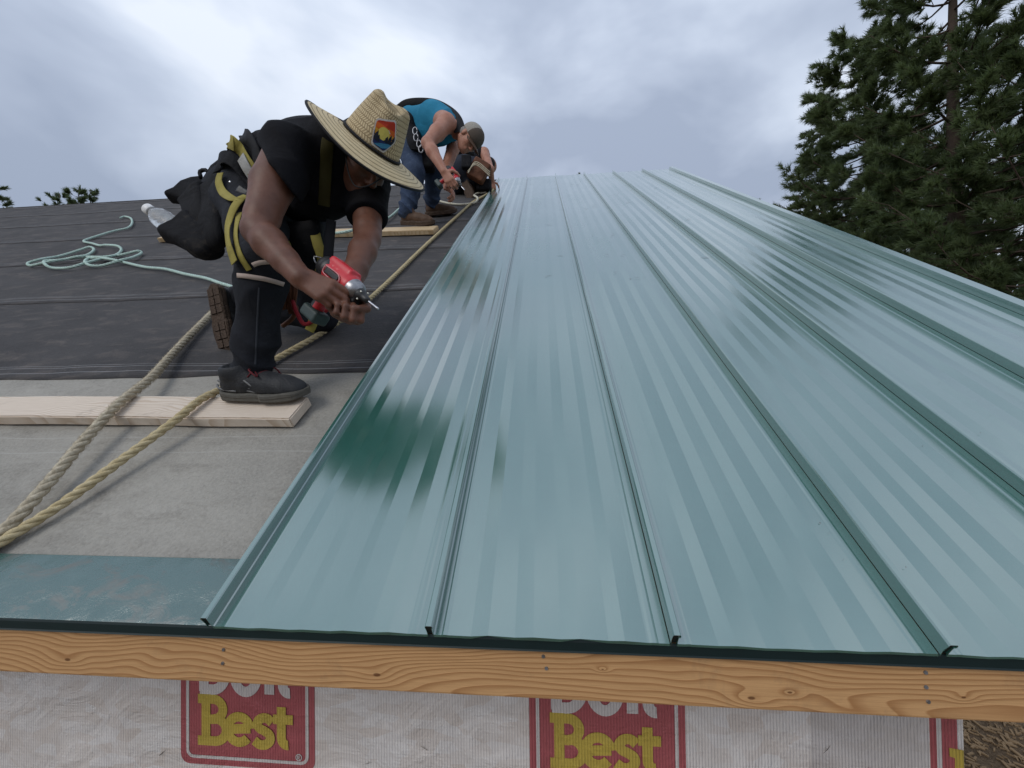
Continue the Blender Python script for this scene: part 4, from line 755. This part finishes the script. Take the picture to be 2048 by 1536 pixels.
Vr, Fr = tube(np.array([(crown_r(t, .02) * 1.02 * math.cos(t), crown_r(t, .02) * 1.02 * math.sin(t), .008) for t in np.linspace(0, 2 * math.pi, 60)]), .0048, 6, False); link('hat_band', mesh('hat_band', Vr, faces_of(Fr), True), hat, M['web_black'])
# embroidered badge: forest sunset, pieces wrapped onto the crown
def flatmat(n, c): return plain(n, c, .7, .25, .15, 300, .3, 0, .001)
BC = {'badge_edge': (.62, .60, .58), 'sky_top': (.50, .045, .022), 'sky_mid': (.62, .13, .020), 'sky_low': (.66, .33, .035), 'sun_disc': (.66, .56, .13), 'tree_shape': (.012, .016, .03), 'river_shape': (.05, .22, .38), 'water_line': (.02, .035, .12)}
hexa = [(.0, .043), (.030, .026), (.033, .008), (.017, -.036), (.002, -.040), (-.020, -.024), (-.034, .006), (-.022, .034), (-.012, .042)]; hexa = [(-.012, .043), (.031, .021), (.034, .014), (.019, -.036), (.014, -.040), (-.012, -.041), (-.017, -.037), (-.034, -.004), (-.034, .002), (-.018, .040)]
def on_crown(a, b, lift):                   # a across, b up the crown
    b *= 1.22; a *= 1.22; z = .066 + b; t = max(0, min(1, z / CH)); th = math.pi / 2 - a / .098; r0 = crown_r(th, t) + lift; return (r0 * math.cos(th), r0 * math.sin(th), CH * t * (1 - .05 * t))
def clip(poly, k=.88):                      # keep inside the badge outline (convex)
    H = [(x * k, y * k) for x, y in hexa]; H = H[::-1]; out = poly
    for i in range(len(H)):
        (x0, y0), (x1, y1) = H[i], H[(i + 1) % len(H)]; ins = lambda p: (x1 - x0) * (p[1] - y0) - (y1 - y0) * (p[0] - x0) >= -1e-9; nw = []
        for j in range(len(out)):
            p, q = out[j], out[(j + 1) % len(out)]
            if ins(p): nw.append(p)
            if ins(p) != ins(q):
                dx, dy = q[0] - p[0], q[1] - p[1]; den = (x1 - x0) * dy - (y1 - y0) * dx; s_ = -((x1 - x0) * (p[1] - y0) - (y1 - y0) * (p[0] - x0)) / (den + 1e-15); nw.append((p[0] + dx * s_, p[1] + dy * s_))
        out = nw
        if not out: return []
    return out
badge_polys = []
def bp(key, poly, lift, do_clip=True):
    q = clip(poly) if do_clip else poly
    if len(q) > 2: badge_polys.append((key, q, lift))
bp('badge_edge', hexa, .004, False); rot_ = lambda p: (p[0], p[1] - .25 * p[0] * 0)
bp('sky_top', [(-.05, .05), (-.05, .020), (.05, .012), (.05, .05)], .0052); bp('sky_mid', [(-.05, .020), (-.05, .008), (.05, -.002), (.05, .012)], .0052); bp('sky_low', [(-.05, .008), (-.05, -.05), (.05, -.05), (.05, -.002)], .0052)
bp('sun_disc', [(.002 + .015 * math.cos(t), -.001 + .015 * math.sin(t)) for t in np.linspace(0, 2 * math.pi, 18, endpoint=False)], .0058)
bp('water_line', [(-.05, -.014), (-.02, -.012), (.05, -.026), (.05, -.05), (-.05, -.05)], .0060)
for (x, y, h, w_) in ((-.026, -.014, .024, .007), (-.017, -.014, .022, .0065), (-.009, -.016, .016, .006), (.010, -.024, .016, .006), (.016, -.025, .024, .007), (.024, -.024, .020, .006)):
    bp('tree_shape', [(x - w_, y), (x + w_, y), (x + w_ * .4, y + h * .45), (x + w_ * .7, y + h * .42), (x, y + h), (x - w_ * .7, y + h * .42), (x - w_ * .4, y + h * .45)], .0064)
bp('river_shape', [(-.028, -.014), (-.016, -.0155), (.004, -.026), (.014, -.034), (-.006, -.033), (-.018, -.026)], .0068)
V, F, mi, keys = [], [], [], list(BC)
for key, q, lf in badge_polys:
    cx, cy = sum(p[0] for p in q) / len(q), sum(p[1] for p in q) / len(q); b = len(V); V.append(on_crown(cx, cy, lf)); ed = []
    for p, p2 in zip(q, q[1:] + q[:1]):
        for s_ in (0, .5): V.append(on_crown(p[0] + (p2[0] - p[0]) * s_, p[1] + (p2[1] - p[1]) * s_, lf))
    n = 2 * len(q); F += [(b, b + 1 + i, b + 1 + (i + 1) % n) for i in range(n)]; mi += [keys.index(key)] * n
me = mesh('hat_badge', V, F)
for k in keys: me.materials.append(flatmat(k, BC[k]))
me.polygons.foreach_set('material_index', mi); bd = link('hat_badge', me, hat)
w1.tube('chin_cord', [A_(691, 282, 1.29), A_(692, 315, 1.25), A_(698, 348, 1.225), A_(711, 372, 1.205), A_(735, 372, 1.20), A_(770, 352, 1.22)], .0022, M['web_black'], None, 5)
# ---- harness, belt and pouches
def loft(name, rings, mat, parent=None, cap_bottom=True, thick=.004, off=None, ns=20):
    V, F = [], []
    for (c, X, Y, a, b, pw) in rings:
        for i in range(ns):
            t = 2 * math.pi * i / ns; ct, st = math.cos(t), math.sin(t); V.append(c + X * a * math.copysign(abs(ct) ** pw, ct) + Y * b * math.copysign(abs(st) ** pw, st) - (w1.base if off is None else off))
    n = len(rings); F = [(j * ns + i, j * ns + (i + 1) % ns, (j + 1) * ns + (i + 1) % ns, (j + 1) * ns + i) for j in range(n - 1) for i in range(ns)]
    if cap_bottom: F.append(tuple(range(ns))[::-1])
    V = [v + .0032 * np.array([math.sin(70 * v[1] + 55 * v[2]), math.sin(60 * v[2] + 48 * v[0]), math.sin(64 * v[0] + 57 * v[1])]) for v in V]; o = link(name, mesh(name, V, F, True), parent or w1.root, mat); s_ = o.modifiers.new('t', 'SOLIDIFY'); s_.thickness = thick; s_.offset = -1; return o
def bag(name, p0, p1, w0, w1_, d0, d1, mat, front, parent=None, pw=.75, sag=0., n=7):
    ax = unit(p1 - p0); Y = unit(front - ax * (front @ ax)); X = np.cross(Y, ax); rg = []
    for j in range(n):
        t = j / (n - 1); s_ = math.sin(math.pi * .5 * min(1, .25 + t * 1.6)); rg.append((p0 + (p1 - p0) * t + Y * sag * math.sin(math.pi * t), X, Y, (w0 + (w1_ - w0) * t) * s_, (d0 + (d1 - d0) * t) * s_, pw))
    return loft(name, rg, mat, parent)
belt = w1.ribbon('tool_belt', [(430, 372, 1.50), (436, 340), (452, 318), (474, 330), (500, 365), (530, 395), (560, 420, 1.30)], .060, M['canvas_black'], [1, 2], .006, .004)
w1.ribbon('waist_strap', [(463, 300, 1.50), (470, 287), (488, 300), (503, 330), (520, 358), (545, 385, 1.36)], .046, M['web_yellow'], [1, 2], .012)
w1.ribbon('reflective_tape', [(492, 318), (503, 338), (518, 360), (530, 374)], .040, M['web_grey'], [1, 2], .017)
w1.ribbon('waist_pad', [(483, 287, 1.50), (497, 276), (512, 290), (522, 318), (535, 345), (555, 372, 1.36)], .050, M['web_black'], [1, 2], .008, .006)
w1.ribbon('chest_strap', [(662, 262, 1.24), (655, 290), (652, 330), (650, 370), (648, 410)], .036, cloth('dark_yellow_webbing', (.040, .034, .008), (.065, .056, .014), 600, .75, .2), [1], .006)
w1.ribbon('leg_strap', [(448, 352), (444, 368), (452, 390), (470, 406), (484, 405), (496, 400)], .028, M['web_yellow'], [1, 2], .012)
w1.ribbon('leg_strap', [(484, 408), (474, 424), (466, 455), (468, 490), (478, 525)], .028, M['web_yellow'], [1, 2], .014)
w1.ribbon('leg_strap', [(480, 428), (474, 470), (482, 510), (500, 540)], .018, M['web_yellow'], [2], .003)
w1.ribbon('leg_strap', [(548, 455, 1.30), (570, 490, 1.31), (582, 530, 1.32)], .036, M['web_yellow'], None, 0)
w1.ribbon('leg_strap', [(628, 460, 1.36), (636, 490, 1.35), (645, 520, 1.34), (640, 545, 1.34)], .034, M['web_yellow'], None, 0)
bk_ = [A_(628, 512, 1.325), A_(652, 519, 1.325), A_(654, 531, 1.325), A_(631, 525, 1.325)]; w1.tube('strap_buckle', bk_ + bk_[:1], .0028, M['steel_bright'], None, 6, .01)
w1.ribbon('lanyard', [(663, 440, 1.30), (660, 470, 1.29), (657, 505, 1.27), (655, 545, 1.22)], .030, M['web_black'], None, 0)
w1.ribbon('knee_band', [(476, 551), (490, 552), (505, 554), (530, 558), (553, 564), (566, 568)], .014, M['elastic'], [2], .003); w1.ribbon('knee_band', [(506, 530), (520, 525), (546, 523)], .013, M['elastic'], [2], .003)
w1.ribbon('seam', [(518 - (y - 575) * .05, y) for y in range(575, 730, 7)], .005, plain('seam_thread', (.045, .05, .06), .8, .2, .3, 200, .2), [2], .0016, .0008)
fr = -FWD * .9 - RIGHT * .35
def satchel(p0, p1, half0, half1, dp, front, flare=1.12, pw=.42, tilt=0.):
    ax = unit(p1 - p0); Y = unit(front - ax * (front @ ax)); X = np.cross(Y, ax); rg = []
    for t, k, kd in ((0, .55, .35), (.04, .80, .7), (.12, .93, .95), (.35, 1., 1.1), (.6, 1., 1.05), (.85, 1.02, .95), (.97, flare, .9), (1., flare * 1.02, .92)):
        hw = (half0 + (half1 - half0) * t) * k; rg.append((p0 + (p1 - p0) * t + X * tilt * t * t, X, Y, hw, dp * kd, pw + .25 * (1 - t)))
    return loft('tool_pouch', rg, M['canvas_black'], None, True, .0045, None, 28)
satchel(A_(462, 432, 1.44), A_(372, 378, 1.47), .040, .062, .034, UPC * .55 - FWD * .8)
pB0, pB1 = A_(432, 506, 1.34), A_(356, 452, 1.37); satchel(pB0, pB1, .046, .058, .038, -FWD * .85 + UPC * .45, 1.10)
satchel(A_(432, 496, 1.32), A_(430, 372, 1.40), .048, .072, .032, fr, 1.02)
satchel(A_(408, 462, 1.37), A_(388, 388, 1.42), .050, .060, .028, fr, 1.04)
satchel(A_(486, 470, 1.42), A_(446, 345, 1.50), .060, .085, .045, fr, 1.0)
w1.tube('belt_loop', [A_(402, 356, 1.47), A_(400, 343, 1.47), A_(412, 340, 1.47), A_(418, 348, 1.47)], .007, M['web_black'], None, 6)
w1.add('belt_clip', [([rbox(A_(488, 385, 1.29), (.022, .014, .010), RIGHT * .8 - UPC * .5, -FWD, .004)], .003, 1)], .004, M['black_plastic'], solid=False)
rv = A_(460, 364, 1.305); w1.add('rivet', [([ell(rv, (.005, .005, .003), RIGHT, -FWD)], .002, 1)], .0016, M['steel_bright'], solid=False)
bag('leather_holster', A_(566, 618, 1.30), A_(560, 548, 1.33), .022, .030, .018, .024, M['leather'], -FWD)
for i in range(5): w1.tube('cord_bundle', [A_(570 + i * 5, 552, 1.31), A_(577 + i * 4, 580, 1.295 - .004 * (i % 2)), A_(574 + i * 4, 606, 1.30), A_(580 + i * 3, 628, 1.31)], .004, M['leather'], None, 6)
bag('hip_pouch', A_(618, 560, 1.40), A_(604, 450, 1.38), .055, .075, .035, .045, M['canvas_black'], -FWD)
w1.tube('red_lanyard', [A_(585, 602, 1.28), A_(592, 622, 1.27), A_(608, 648, 1.26), A_(628, 640, 1.25), (A_(650, 622, 1.24)), A_(680, 604, 1.22)], .0068, plain('dark_red_webbing', (.25, .015, .022), .7, .3, .3, 90, .4), None, 7)
w1.ribbon('yellow_tag', [(622, 622, 1.27), (626, 645, 1.265), (618, 662, 1.26)], .028, M['web_yellow'], None, 0)
w1.tube('hammer_handle', [A_(566, 652, 1.34), A_(585, 636, 1.32), A_(592, 615, 1.31), A_(575, 604, 1.31)], .008, M['leather'], None, 7)
# thumb nail and index nail of the closed hand
# ---- bottle in the pouch
ba = unit(pB1 - pB0); bc = A_(352, 458, 1.372); btop = A_(293, 416, 1.372); ba = unit(btop - bc)
bt = empty('water_bottle', bc, 'clear water bottle with white cap sticking out of the black tool pouch', 'bottle')
g = G('clear_plastic', .12, .5, (.9, .93, .95)); g.b.inputs['Transmission Weight'].default_value = .75; g.b.inputs['IOR'].default_value = 1.2; g.bump(g.noise(60, 3, .6), .8, .006); M['pet'] = g.m
X, Y, Z = basis(ba, UPC)
def lathe(name, prof, mat, parent, ns=22):
    V = [(X * z + (Y * math.cos(2 * math.pi * i / ns) + Z * math.sin(2 * math.pi * i / ns)) * r) for z, r in prof for i in range(ns)]; n = len(prof)
    F = [(j * ns + i, j * ns + (i + 1) % ns, (j + 1) * ns + (i + 1) % ns, (j + 1) * ns + i) for j in range(n - 1) for i in range(ns)] + [tuple(range(ns))[::-1], tuple((n - 1) * ns + i for i in range(ns))]
    return link(name, mesh(name, V, F, True), parent, mat)
BL = np.linalg.norm(btop - bc)
lathe('bottle_body', [(-.09, .030), (-.085, .034), (-.04, .034), (-.03, .0325), (-.02, .0345), (.0, .034), (BL - .066, .0345), (BL - .052, .032), (BL - .038, .024), (BL - .028, .0155), (BL - .022, .0145), (BL - .012, .0145)], M['pet'], bt)
lathe('bottle_cap', [(BL - .022, .0180), (BL - .020, .0186), (BL - .002, .0182), (BL, .0165)], plain('white_plastic', (.78, .78, .77), .4, .5, .05, 40, .05), bt)
# ---- impact driver
nose, rear = A_(724, 592, 1.06), A_(655, 536, 1.115); da = unit(nose - rear); DL = np.linalg.norm(nose - rear); hd = A_(628, 606, 1.115) - A_(684, 566, 1.09); hd = unit(hd - da * (hd @ da) * .9); X, Y, Z = basis(da, -hd)
dr = empty('impact_driver', rear, 'red cordless impact driver gripped by the straw hatted worker', 'power tool')
class _D: pass
dfig = _D(); D_ = lambda x, y, z: rear + X * x + Y * y + Z * z
def dpart(name, groups, mat, vox=.0026, parent=None):
    V, F = sdf_mesh(name, groups, vox); return link(name, fastmesh(name, V - rear, F), parent or dr, mat)
dpart('motor_housing', [([cap(D_(.024, 0, 0), .035, D_(DL * .68, 0, 0), .033), rbox(D_(DL * .36, 0, .016), (DL * .30, .022, .026), X, Z, .008)], .008, 1), ([rbox(D_(DL * .36 + k * .018, -.034, .018), (.005, .006, .003), X, Z, .001) for k in (-1.6, -.6, .4)] + [rbox(D_(-.012, 0, 0), (.012, .05, .05), X, Z, .001)], .002, -1)], M['red_plastic'])
dpart('rear_cap', [([cap(D_(.006, 0, 0), .034, D_(.016, 0, 0), .0365)], .004, 1)], M['black_plastic'])
dpart('gear_case', [([cap(D_(DL * .70, 0, 0), .0322, D_(DL * .80, 0, 0), .0290)], .004, 1)], M['grey_metal'])
dpart('nose_collar', [([cap(D_(DL * .84, 0, 0), .0265, D_(DL * .95, 0, 0), .0175), cap(D_(DL, 0, 0), .012, D_(DL + .020, 0, 0), .010), rbox(D_(DL * .86, 0, -.018), (.018, .012, .014), X, Z, .004)], .006, 1)], M['black_plastic'])
for (y, z) in ((-.014, .010), (.010, .014), (-.011, -.012)): dpart('work_light', [([ell(D_(DL + .002, y, z), (.0028, .0028, .0028), X, Z)], .002, 1)], M['lamp_white'], .0012)
hp0, hp1 = D_(DL * .34, 0, -.02), D_(DL * .34, 0, -.02) + hd * .088
dpart('handle', [([cap(hp0, .021, hp1, .018), rbox(D_(DL * .40, 0, -.030), (.028, .017, .016), X, Z, .006)], .012, 1)], M['red_plastic'])
dpart('handle_grip', [([cap(hp0 + hd * .03 - X * .004, .0195, hp1 - X * .004, .0185)], .006, 1)], M['black_plastic'])
dpart('battery', [([rbox(hp1 + hd * .018 + X * .006, (.034, .026, .018), X, hd, .009)], .006, 1)], M['lens_dark'])
lb = [D_(DL * .20, -.0375, .010), D_(DL * .56, -.0365, .010), D_(DL * .60, -.0365, -.010), D_(DL * .24, -.0375, -.010)]
V, F = tube(catmull(lb + lb[:1], .004), .0016, 5, False); link('label_outline', mesh('label_outline', V - rear, faces_of(F), True), dr, plain('pale_red_trim', (.62, .25, .26), .5, .4, .1, 50, 0))
dpart('side_label', [([rbox(D_(DL * .40, -.0345, 0), (DL * .18, .0022, .009), X, Z, .001)], .001, 1)], M['black_plastic'], .0016)
bt1 = A_(757, 618, 1.03); V, F = tube(np.array([D_(DL + .010, 0, 0), D_(DL + .03, 0, 0), D_(DL + .03, 0, 0) * .2 + bt1 * .8, bt1]), [.0034, .0032, .0030, .0026], 8); link('driver_bit', mesh('driver_bit', V - rear, faces_of(F), True), dr, M['steel_bright'])
# ------------------------------------------------------------------ second worker: bent over, blue tank top and cap
f2 = onroof(803, 449, PL + .006)
w2 = Fig(f2, 'bent over worker in blue tank top, jeans and mesh cap behind the straw hat')
hipN, hipF = A_(812, 268, 3.42), A_(836, 266, 3.60); knN, knF = A_(830, 345, 3.28), A_(868, 348, 3.50)
t2 = onroof(872, 451, PL); f2b, t2b = onroof(852, 433, -.016), onroof(905, 428, -.016); anN = f2 + unit(t2 - f2) * .068 + up1 * .115; anF = f2b + unit(t2b - f2b) * .066 + up1 * .115
pel2 = (hipN + hipF) / 2; wst, cst, nk = A_(826, 246, 3.48), A_(872, 244, 3.40), A_(912, 258, 3.34); sN, eN, wN = A_(893, 246, 3.22), A_(855, 286, 3.06), A_(888, 343, 3.00); sF, eF, wF = A_(918, 262, 3.56), A_(893, 335, 3.42), A_(894, 374, 3.20)
h2n = unit(.86 * RIGHT + .40 * UPC - .2 * FWD); h2f = unit(-.85 * UPC + .38 * RIGHT - .28 * FWD); h2c = A_(940, 277, 3.26)
b2_, s2_, c2_ = head(h2c, h2n, h2f)
pN, fN = hand(wN, A_(903, 368, 2.99) - wN, FWD * .9 + RIGHT * .3, [(25, 50, 40)] * 4, 1., None, -1); pF, fF = hand(wF, A_(912, 391, 3.16) - wF, -UPC * .8 - FWD * .2, (35, 45, 35), 1., None, 1)
core = [cap(pel2, .12, wst, .11), cap(wst, .11, cst, .13), cap(cst, .12, nk, .075), cap(nk, .06, h2c - h2n * .03, .056), cap(hipN, .07, knN, .055), cap(knN, .05, anN, .04), cap(hipF, .07, knF, .055), cap(knF, .05, anF, .04), cap(cst, .10, sN, .066), cap(cst, .09, sF, .06), cap(sN - (sN - cst) * .25, .085, sN, .070)]
w2.add('body', [(core, .03, 1), (chain([(sN, .070), (sN * .5 + eN * .5, .062), (eN, .046), (eN * .7 + wN * .3, .047), (wN, .030)]), .02, 1), (chain([(sF, .062), (sF * .5 + eF * .5, .055), (eF, .045), (wF, .030)]), .02, 1), (b2_, .022, 1), (s2_, .010, 1), (c2_, .008, -1), (pN + pF, .010, 1), (fN + fF, .004, 1)], .0065, M['skin_light'])
def fold2(P): q = P - w2.base; return -.007 * (1 - 2 * np.abs(np.sin(14 * (q[:, 0] * .9 - q[:, 2] * .5) + 1.5 * np.sin(8 * q[:, 2]))) ** .6)
w2.add('tank_top', [([cap(wst, .128, cst, .150), cap(cst, .146, nk * .75 + cst * .25, .10), cap(A_(850, 270, 3.42), .105, A_(880, 268, 3.38), .10), cap(cst, .12, sN * .55 + cst * .45, .098), cap(cst, .12, sF * .6 + cst * .4, .09)], .05, 1), ([ell(sN + UPC * .0 - FWD * .035 + RIGHT * .02, (.105, .085, .085), sN - eN, FWD), ell(nk + RIGHT * .05 - UPC * .03, (.07, .07, .06), RIGHT, UPC)], .010, -1)], .007, M['shirt_blue'], fold2)
def jf2(P):
    o = np.zeros(len(P))
    for a, k in ((anN, knN), (anF, knF)):
        q = P - a; al = q @ unit(k - a); o += np.clip(1 - al / .22, 0, 1) * (np.linalg.norm(q, axis=1) < .32) * -.012 * (1 - 2 * np.abs(np.sin(al * 34 + 1.4 * np.sin((q @ RIGHT) * 18))) ** .6)
    q = P - w2.base; return o - .006 * (1 - 2 * np.abs(np.sin(13 * (q[:, 2] + .7 * q[:, 0]) + 1.6 * np.sin(9 * q[:, 1]))) ** .6)
w2.add('jeans', [([cap(hipN, .118, hipF, .112), cap(pel2, .125, wst, .122)], .05, 1), (chain([(hipN, .112), (hipN * .5 + knN * .5, .100), (knN, .084), (knN * .5 + anN * .5, .080), (anN, .074)]), .03, 1), (chain([(hipF, .105), (hipF * .5 + knF * .5, .095), (knF, .080), (knF * .5 + anF * .5, .076), (anF, .076)]), .03, 1)], .007, M['denim_blue'], jf2)
t2 = onroof(872, 451, PL); shoe(w2, f2 - NRM * .006, t2 - f2, up1, 'work_boot', M['boot'], M['sole_dirty'], .31, True, False, .006)
f2b, t2b = onroof(852, 433, -.016), onroof(905, 428, -.016); shoe(w2, f2b, t2b - f2b, up1, 'work_boot', M['boot'], M['sole_dirty'], .30, True, False, .006)
w2.add('ball_cap', [([ell(h2c + h2n * .030 - h2f * .012, (.108, .090, .094), h2f, h2n)], .01, 1), ([rbox(h2c - h2n * .09 - h2f * .01, (.20, .20, .095), h2f, h2n, .004)], .006, -1)], .005, plain('grey_mesh_cap', (.34, .32, .28), .8, .2, .25, 240, .6, 0, .004))
w2.add('cap_front', [([ell(h2c + h2n * .031 - h2f * .008, (.110, .0915, .0955), h2f, h2n)], .004, 1), ([rbox(h2c - h2n * .09, (.20, .20, .096), h2f, h2n, .004), rbox(h2c - h2f * .082, (.10, .2, .2), h2f, h2n, .004)], .004, -1)], .005, plain('brown_cap_panel', (.10, .08, .065), .8, .2, .2, 100, .3))
bl, V, F = 9, [], []; sd2 = np.cross(h2f, h2n)
for j in range(9):
    for i in range(bl):
        a = -1.15 + 2.3 * i / (bl - 1); r0 = .09 + (.085 * j / 8) * math.cos(a * .75); p = h2c + h2n * (.016 - .022 * (a / 1.15) ** 2 - .012 * j / 8) + h2f * (r0 * math.cos(a) + .006) + sd2 * (.092 * math.sin(a)); V.append(p - w2.base)
F = [(j * bl + i, j * bl + i + 1, (j + 1) * bl + i + 1, (j + 1) * bl + i) for j in range(8) for i in range(bl - 1)]; bl_o = link('cap_bill', mesh('cap_bill', V, F, True), w2.root, M['boot']); sm = bl_o.modifiers.new('t', 'SOLIDIFY'); sm.thickness = .004
w2.add('hair', [([ell(h2c - h2f * .03 - h2n * .012, (.078, .0815, .06), h2f, h2n)], .006, 1)], .006, M['hair_grey'], solid=False)
w2.ribbon('back_strap', [(800, 222, 3.50), (815, 212, 3.48), (840, 209, 3.46), (870, 212, 3.42), (895, 224, 3.36), (912, 240, 3.28), (920, 262, 3.24)], .10, M['web_black'], None, .0, .012)
w2.ribbon('tool_belt', [(806, 215, 3.46), (814, 235), (822, 258), (828, 285), (834, 305)], .13, M['canvas_black'], [1, 2], .018, .012, default=3.3)
for i, (x, y) in enumerate(((832, 275), (838, 288), (842, 298), (830, 262))):
    c = A_(x, y, 3.20); w2.tube('carabiner', [c + (RIGHT * math.cos(a) * .018 + UPC * math.sin(a) * .030) for a in np.linspace(0, 6.2, 10)], .005, M['grey_metal'], None, 6, .01)
bag('tool_pouch', A_(850, 345, 3.36), A_(846, 290, 3.38), .06, .09, .05, .07, M['canvas_black'], -FWD) if False else None
w2.add('tool_pouch', [([rbox(A_(850, 312, 3.36), (.085, .06, .13), RIGHT, UPC, .03)], .02, 1)], .008, M['canvas_black'], solid=False)
# his driver: a copy of the first with its parts
def copy_tree(o, name, mat4, label):
    c = o.copy(); COL.objects.link(c); c.matrix_world = mat4; c['label'] = label
    for ch in o.children:
        k = ch.copy(); COL.objects.link(k); k.parent = c
    return c
Xn, Yn, Zn = basis(RIGHT * .55 - UPC * .75 - FWD * .2, RIGHT * .7 + UPC * .5); Xo, Yo, Zo = basis(da, -hd)
Rm = np.stack([Xn, Yn, Zn], 1) @ np.stack([Xo, Yo, Zo], 1).T; m4 = Matrix.Identity(4); rear2 = A_(896, 340, 3.05)
for i in range(3):
    for j in range(3): m4[i][j] = Rm[i][j]
    m4[i][3] = rear2[i]
copy_tree(dr, 'impact_driver', m4, 'red cordless impact driver held by the worker in the blue tank top')
# ------------------------------------------------------------------ third worker: kneeling farther up, seen from behind
f3 = onroof(934, 392, -.018); w3 = Fig(f3, 'kneeling worker in slate trousers with a brown pouch just below the ridge')
p3 = A_(922, 338, 4.62); c3 = A_(948, 318, 4.98); n3 = A_(966, 312, 5.10); h3c = A_(978, 332, 5.20); sR3, eR3, wR3 = A_(968, 306, 4.88), A_(980, 338, 4.74), A_(984, 362, 4.85); sL3 = A_(940, 308, 5.15); eL3, wL3 = A_(938, 350, 5.2), A_(955, 372, 5.1)
k3a, a3a = A_(958, 384, 4.80), A_(936, 362, 4.62); k3b, a3b = A_(920, 380, 4.95), A_(912, 376, 4.75)
q1, q2, q3 = head(h3c, unit(UPC * .3 + RIGHT * .6 + FWD * .6), unit(-UPC + RIGHT * .2 + FWD * .2)); ph, fh = hand(wR3, A_(986, 380, 4.85) - wR3, FWD, (30, 40, 40), 1., None, -1)
w3.add('body', [([cap(p3, .12, c3, .13), cap(c3, .12, n3, .07), cap(n3, .055, h3c, .055), cap(c3, .1, sR3, .065), cap(c3, .1, sL3, .06), cap(p3, .09, k3a, .06), cap(k3a, .05, a3a, .04), cap(p3, .09, k3b, .06), cap(k3b, .05, a3b, .04)], .03, 1), (chain([(sR3, .064), (eR3, .046), (wR3, .03)]) + chain([(sL3, .062), (eL3, .045), (wL3, .03)]), .02, 1), (q1, .02, 1), (q2, .01, 1), (ph, .01, 1), (fh, .005, 1)], .008, M['skin_light'])
w3.add('shirt', [([cap(p3 * .4 + c3 * .6, .135, c3, .15), cap(c3, .145, n3, .095), cap(c3, .11, sR3 * .8 + c3 * .2, .082), cap(c3, .11, sL3, .08)], .04, 1)], .009, M['shirt_black'], solid=False)
w3.add('trousers', [([cap(p3, .155, p3 * .6 + c3 * .4, .135), cap(A_(905, 335, 4.66), .115, A_(935, 345, 4.62), .115)], .05, 1), (chain([(p3 - UPC * .05, .12), (k3a, .09), (a3a, .07)]) + chain([(p3 - UPC * .05 - RIGHT * .06, .12), (k3b, .09), (a3b, .07)]), .03, 1)], .009, M['shirt_grey'], solid=False)
w3.add('hair', [([ell(h3c + UPC * .02 - FWD * .01, (.085, .105, .085), RIGHT, UPC)], .01, 1)], .009, M['hair'], solid=False)
w3.ribbon('belt', [(893, 312, 4.56), (910, 305, 4.50), (930, 303, 4.50), (948, 308, 4.60)], .05, M['web_black'], None, 0, .008)
w3.add('hip_bag', [([rbox(A_(933, 325, 4.42), (.055, .04, .075), RIGHT, UPC, .015)], .01, 1)], .009, M['canvas_black'], solid=False)
w3.add('tool_pouch', [([rbox(A_(958, 342, 4.50), (.105, .06, .115), RIGHT * .85 - UPC * .5, UPC, .02)], .01, 1)], .009, M['leather'], solid=False)
for i in range(3): w3.tube('pouch_binding', [A_(936, 346 - 2 * i, 4.38), A_(952, 324 + 3 * i, 4.37), A_(980, 344 + 4 * i, 4.40)], .006, M['rope_tan'], None, 6)
shoe(w3, A_(926, 358, 4.58), onroof(940, 393, -.01) - A_(926, 358, 4.58), RIGHT * .5 + FWD * .8, 'work_boot', M['boot'], M['sole_dirty'], .30, True, False, .008)
shoe(w3, A_(962, 362, 4.72), onroof(972, 386, -.01) - A_(962, 362, 4.72), RIGHT * .3 + FWD * .9, 'work_boot', M['shoe'], M['sole_dirty'], .28, True, False, .008)
w3.add('carry_bag', [([rbox(A_(968, 372, 4.62), (.09, .06, .07), RIGHT, UPC, .03)], .01, 1)], .009, M['canvas_black'], solid=False)
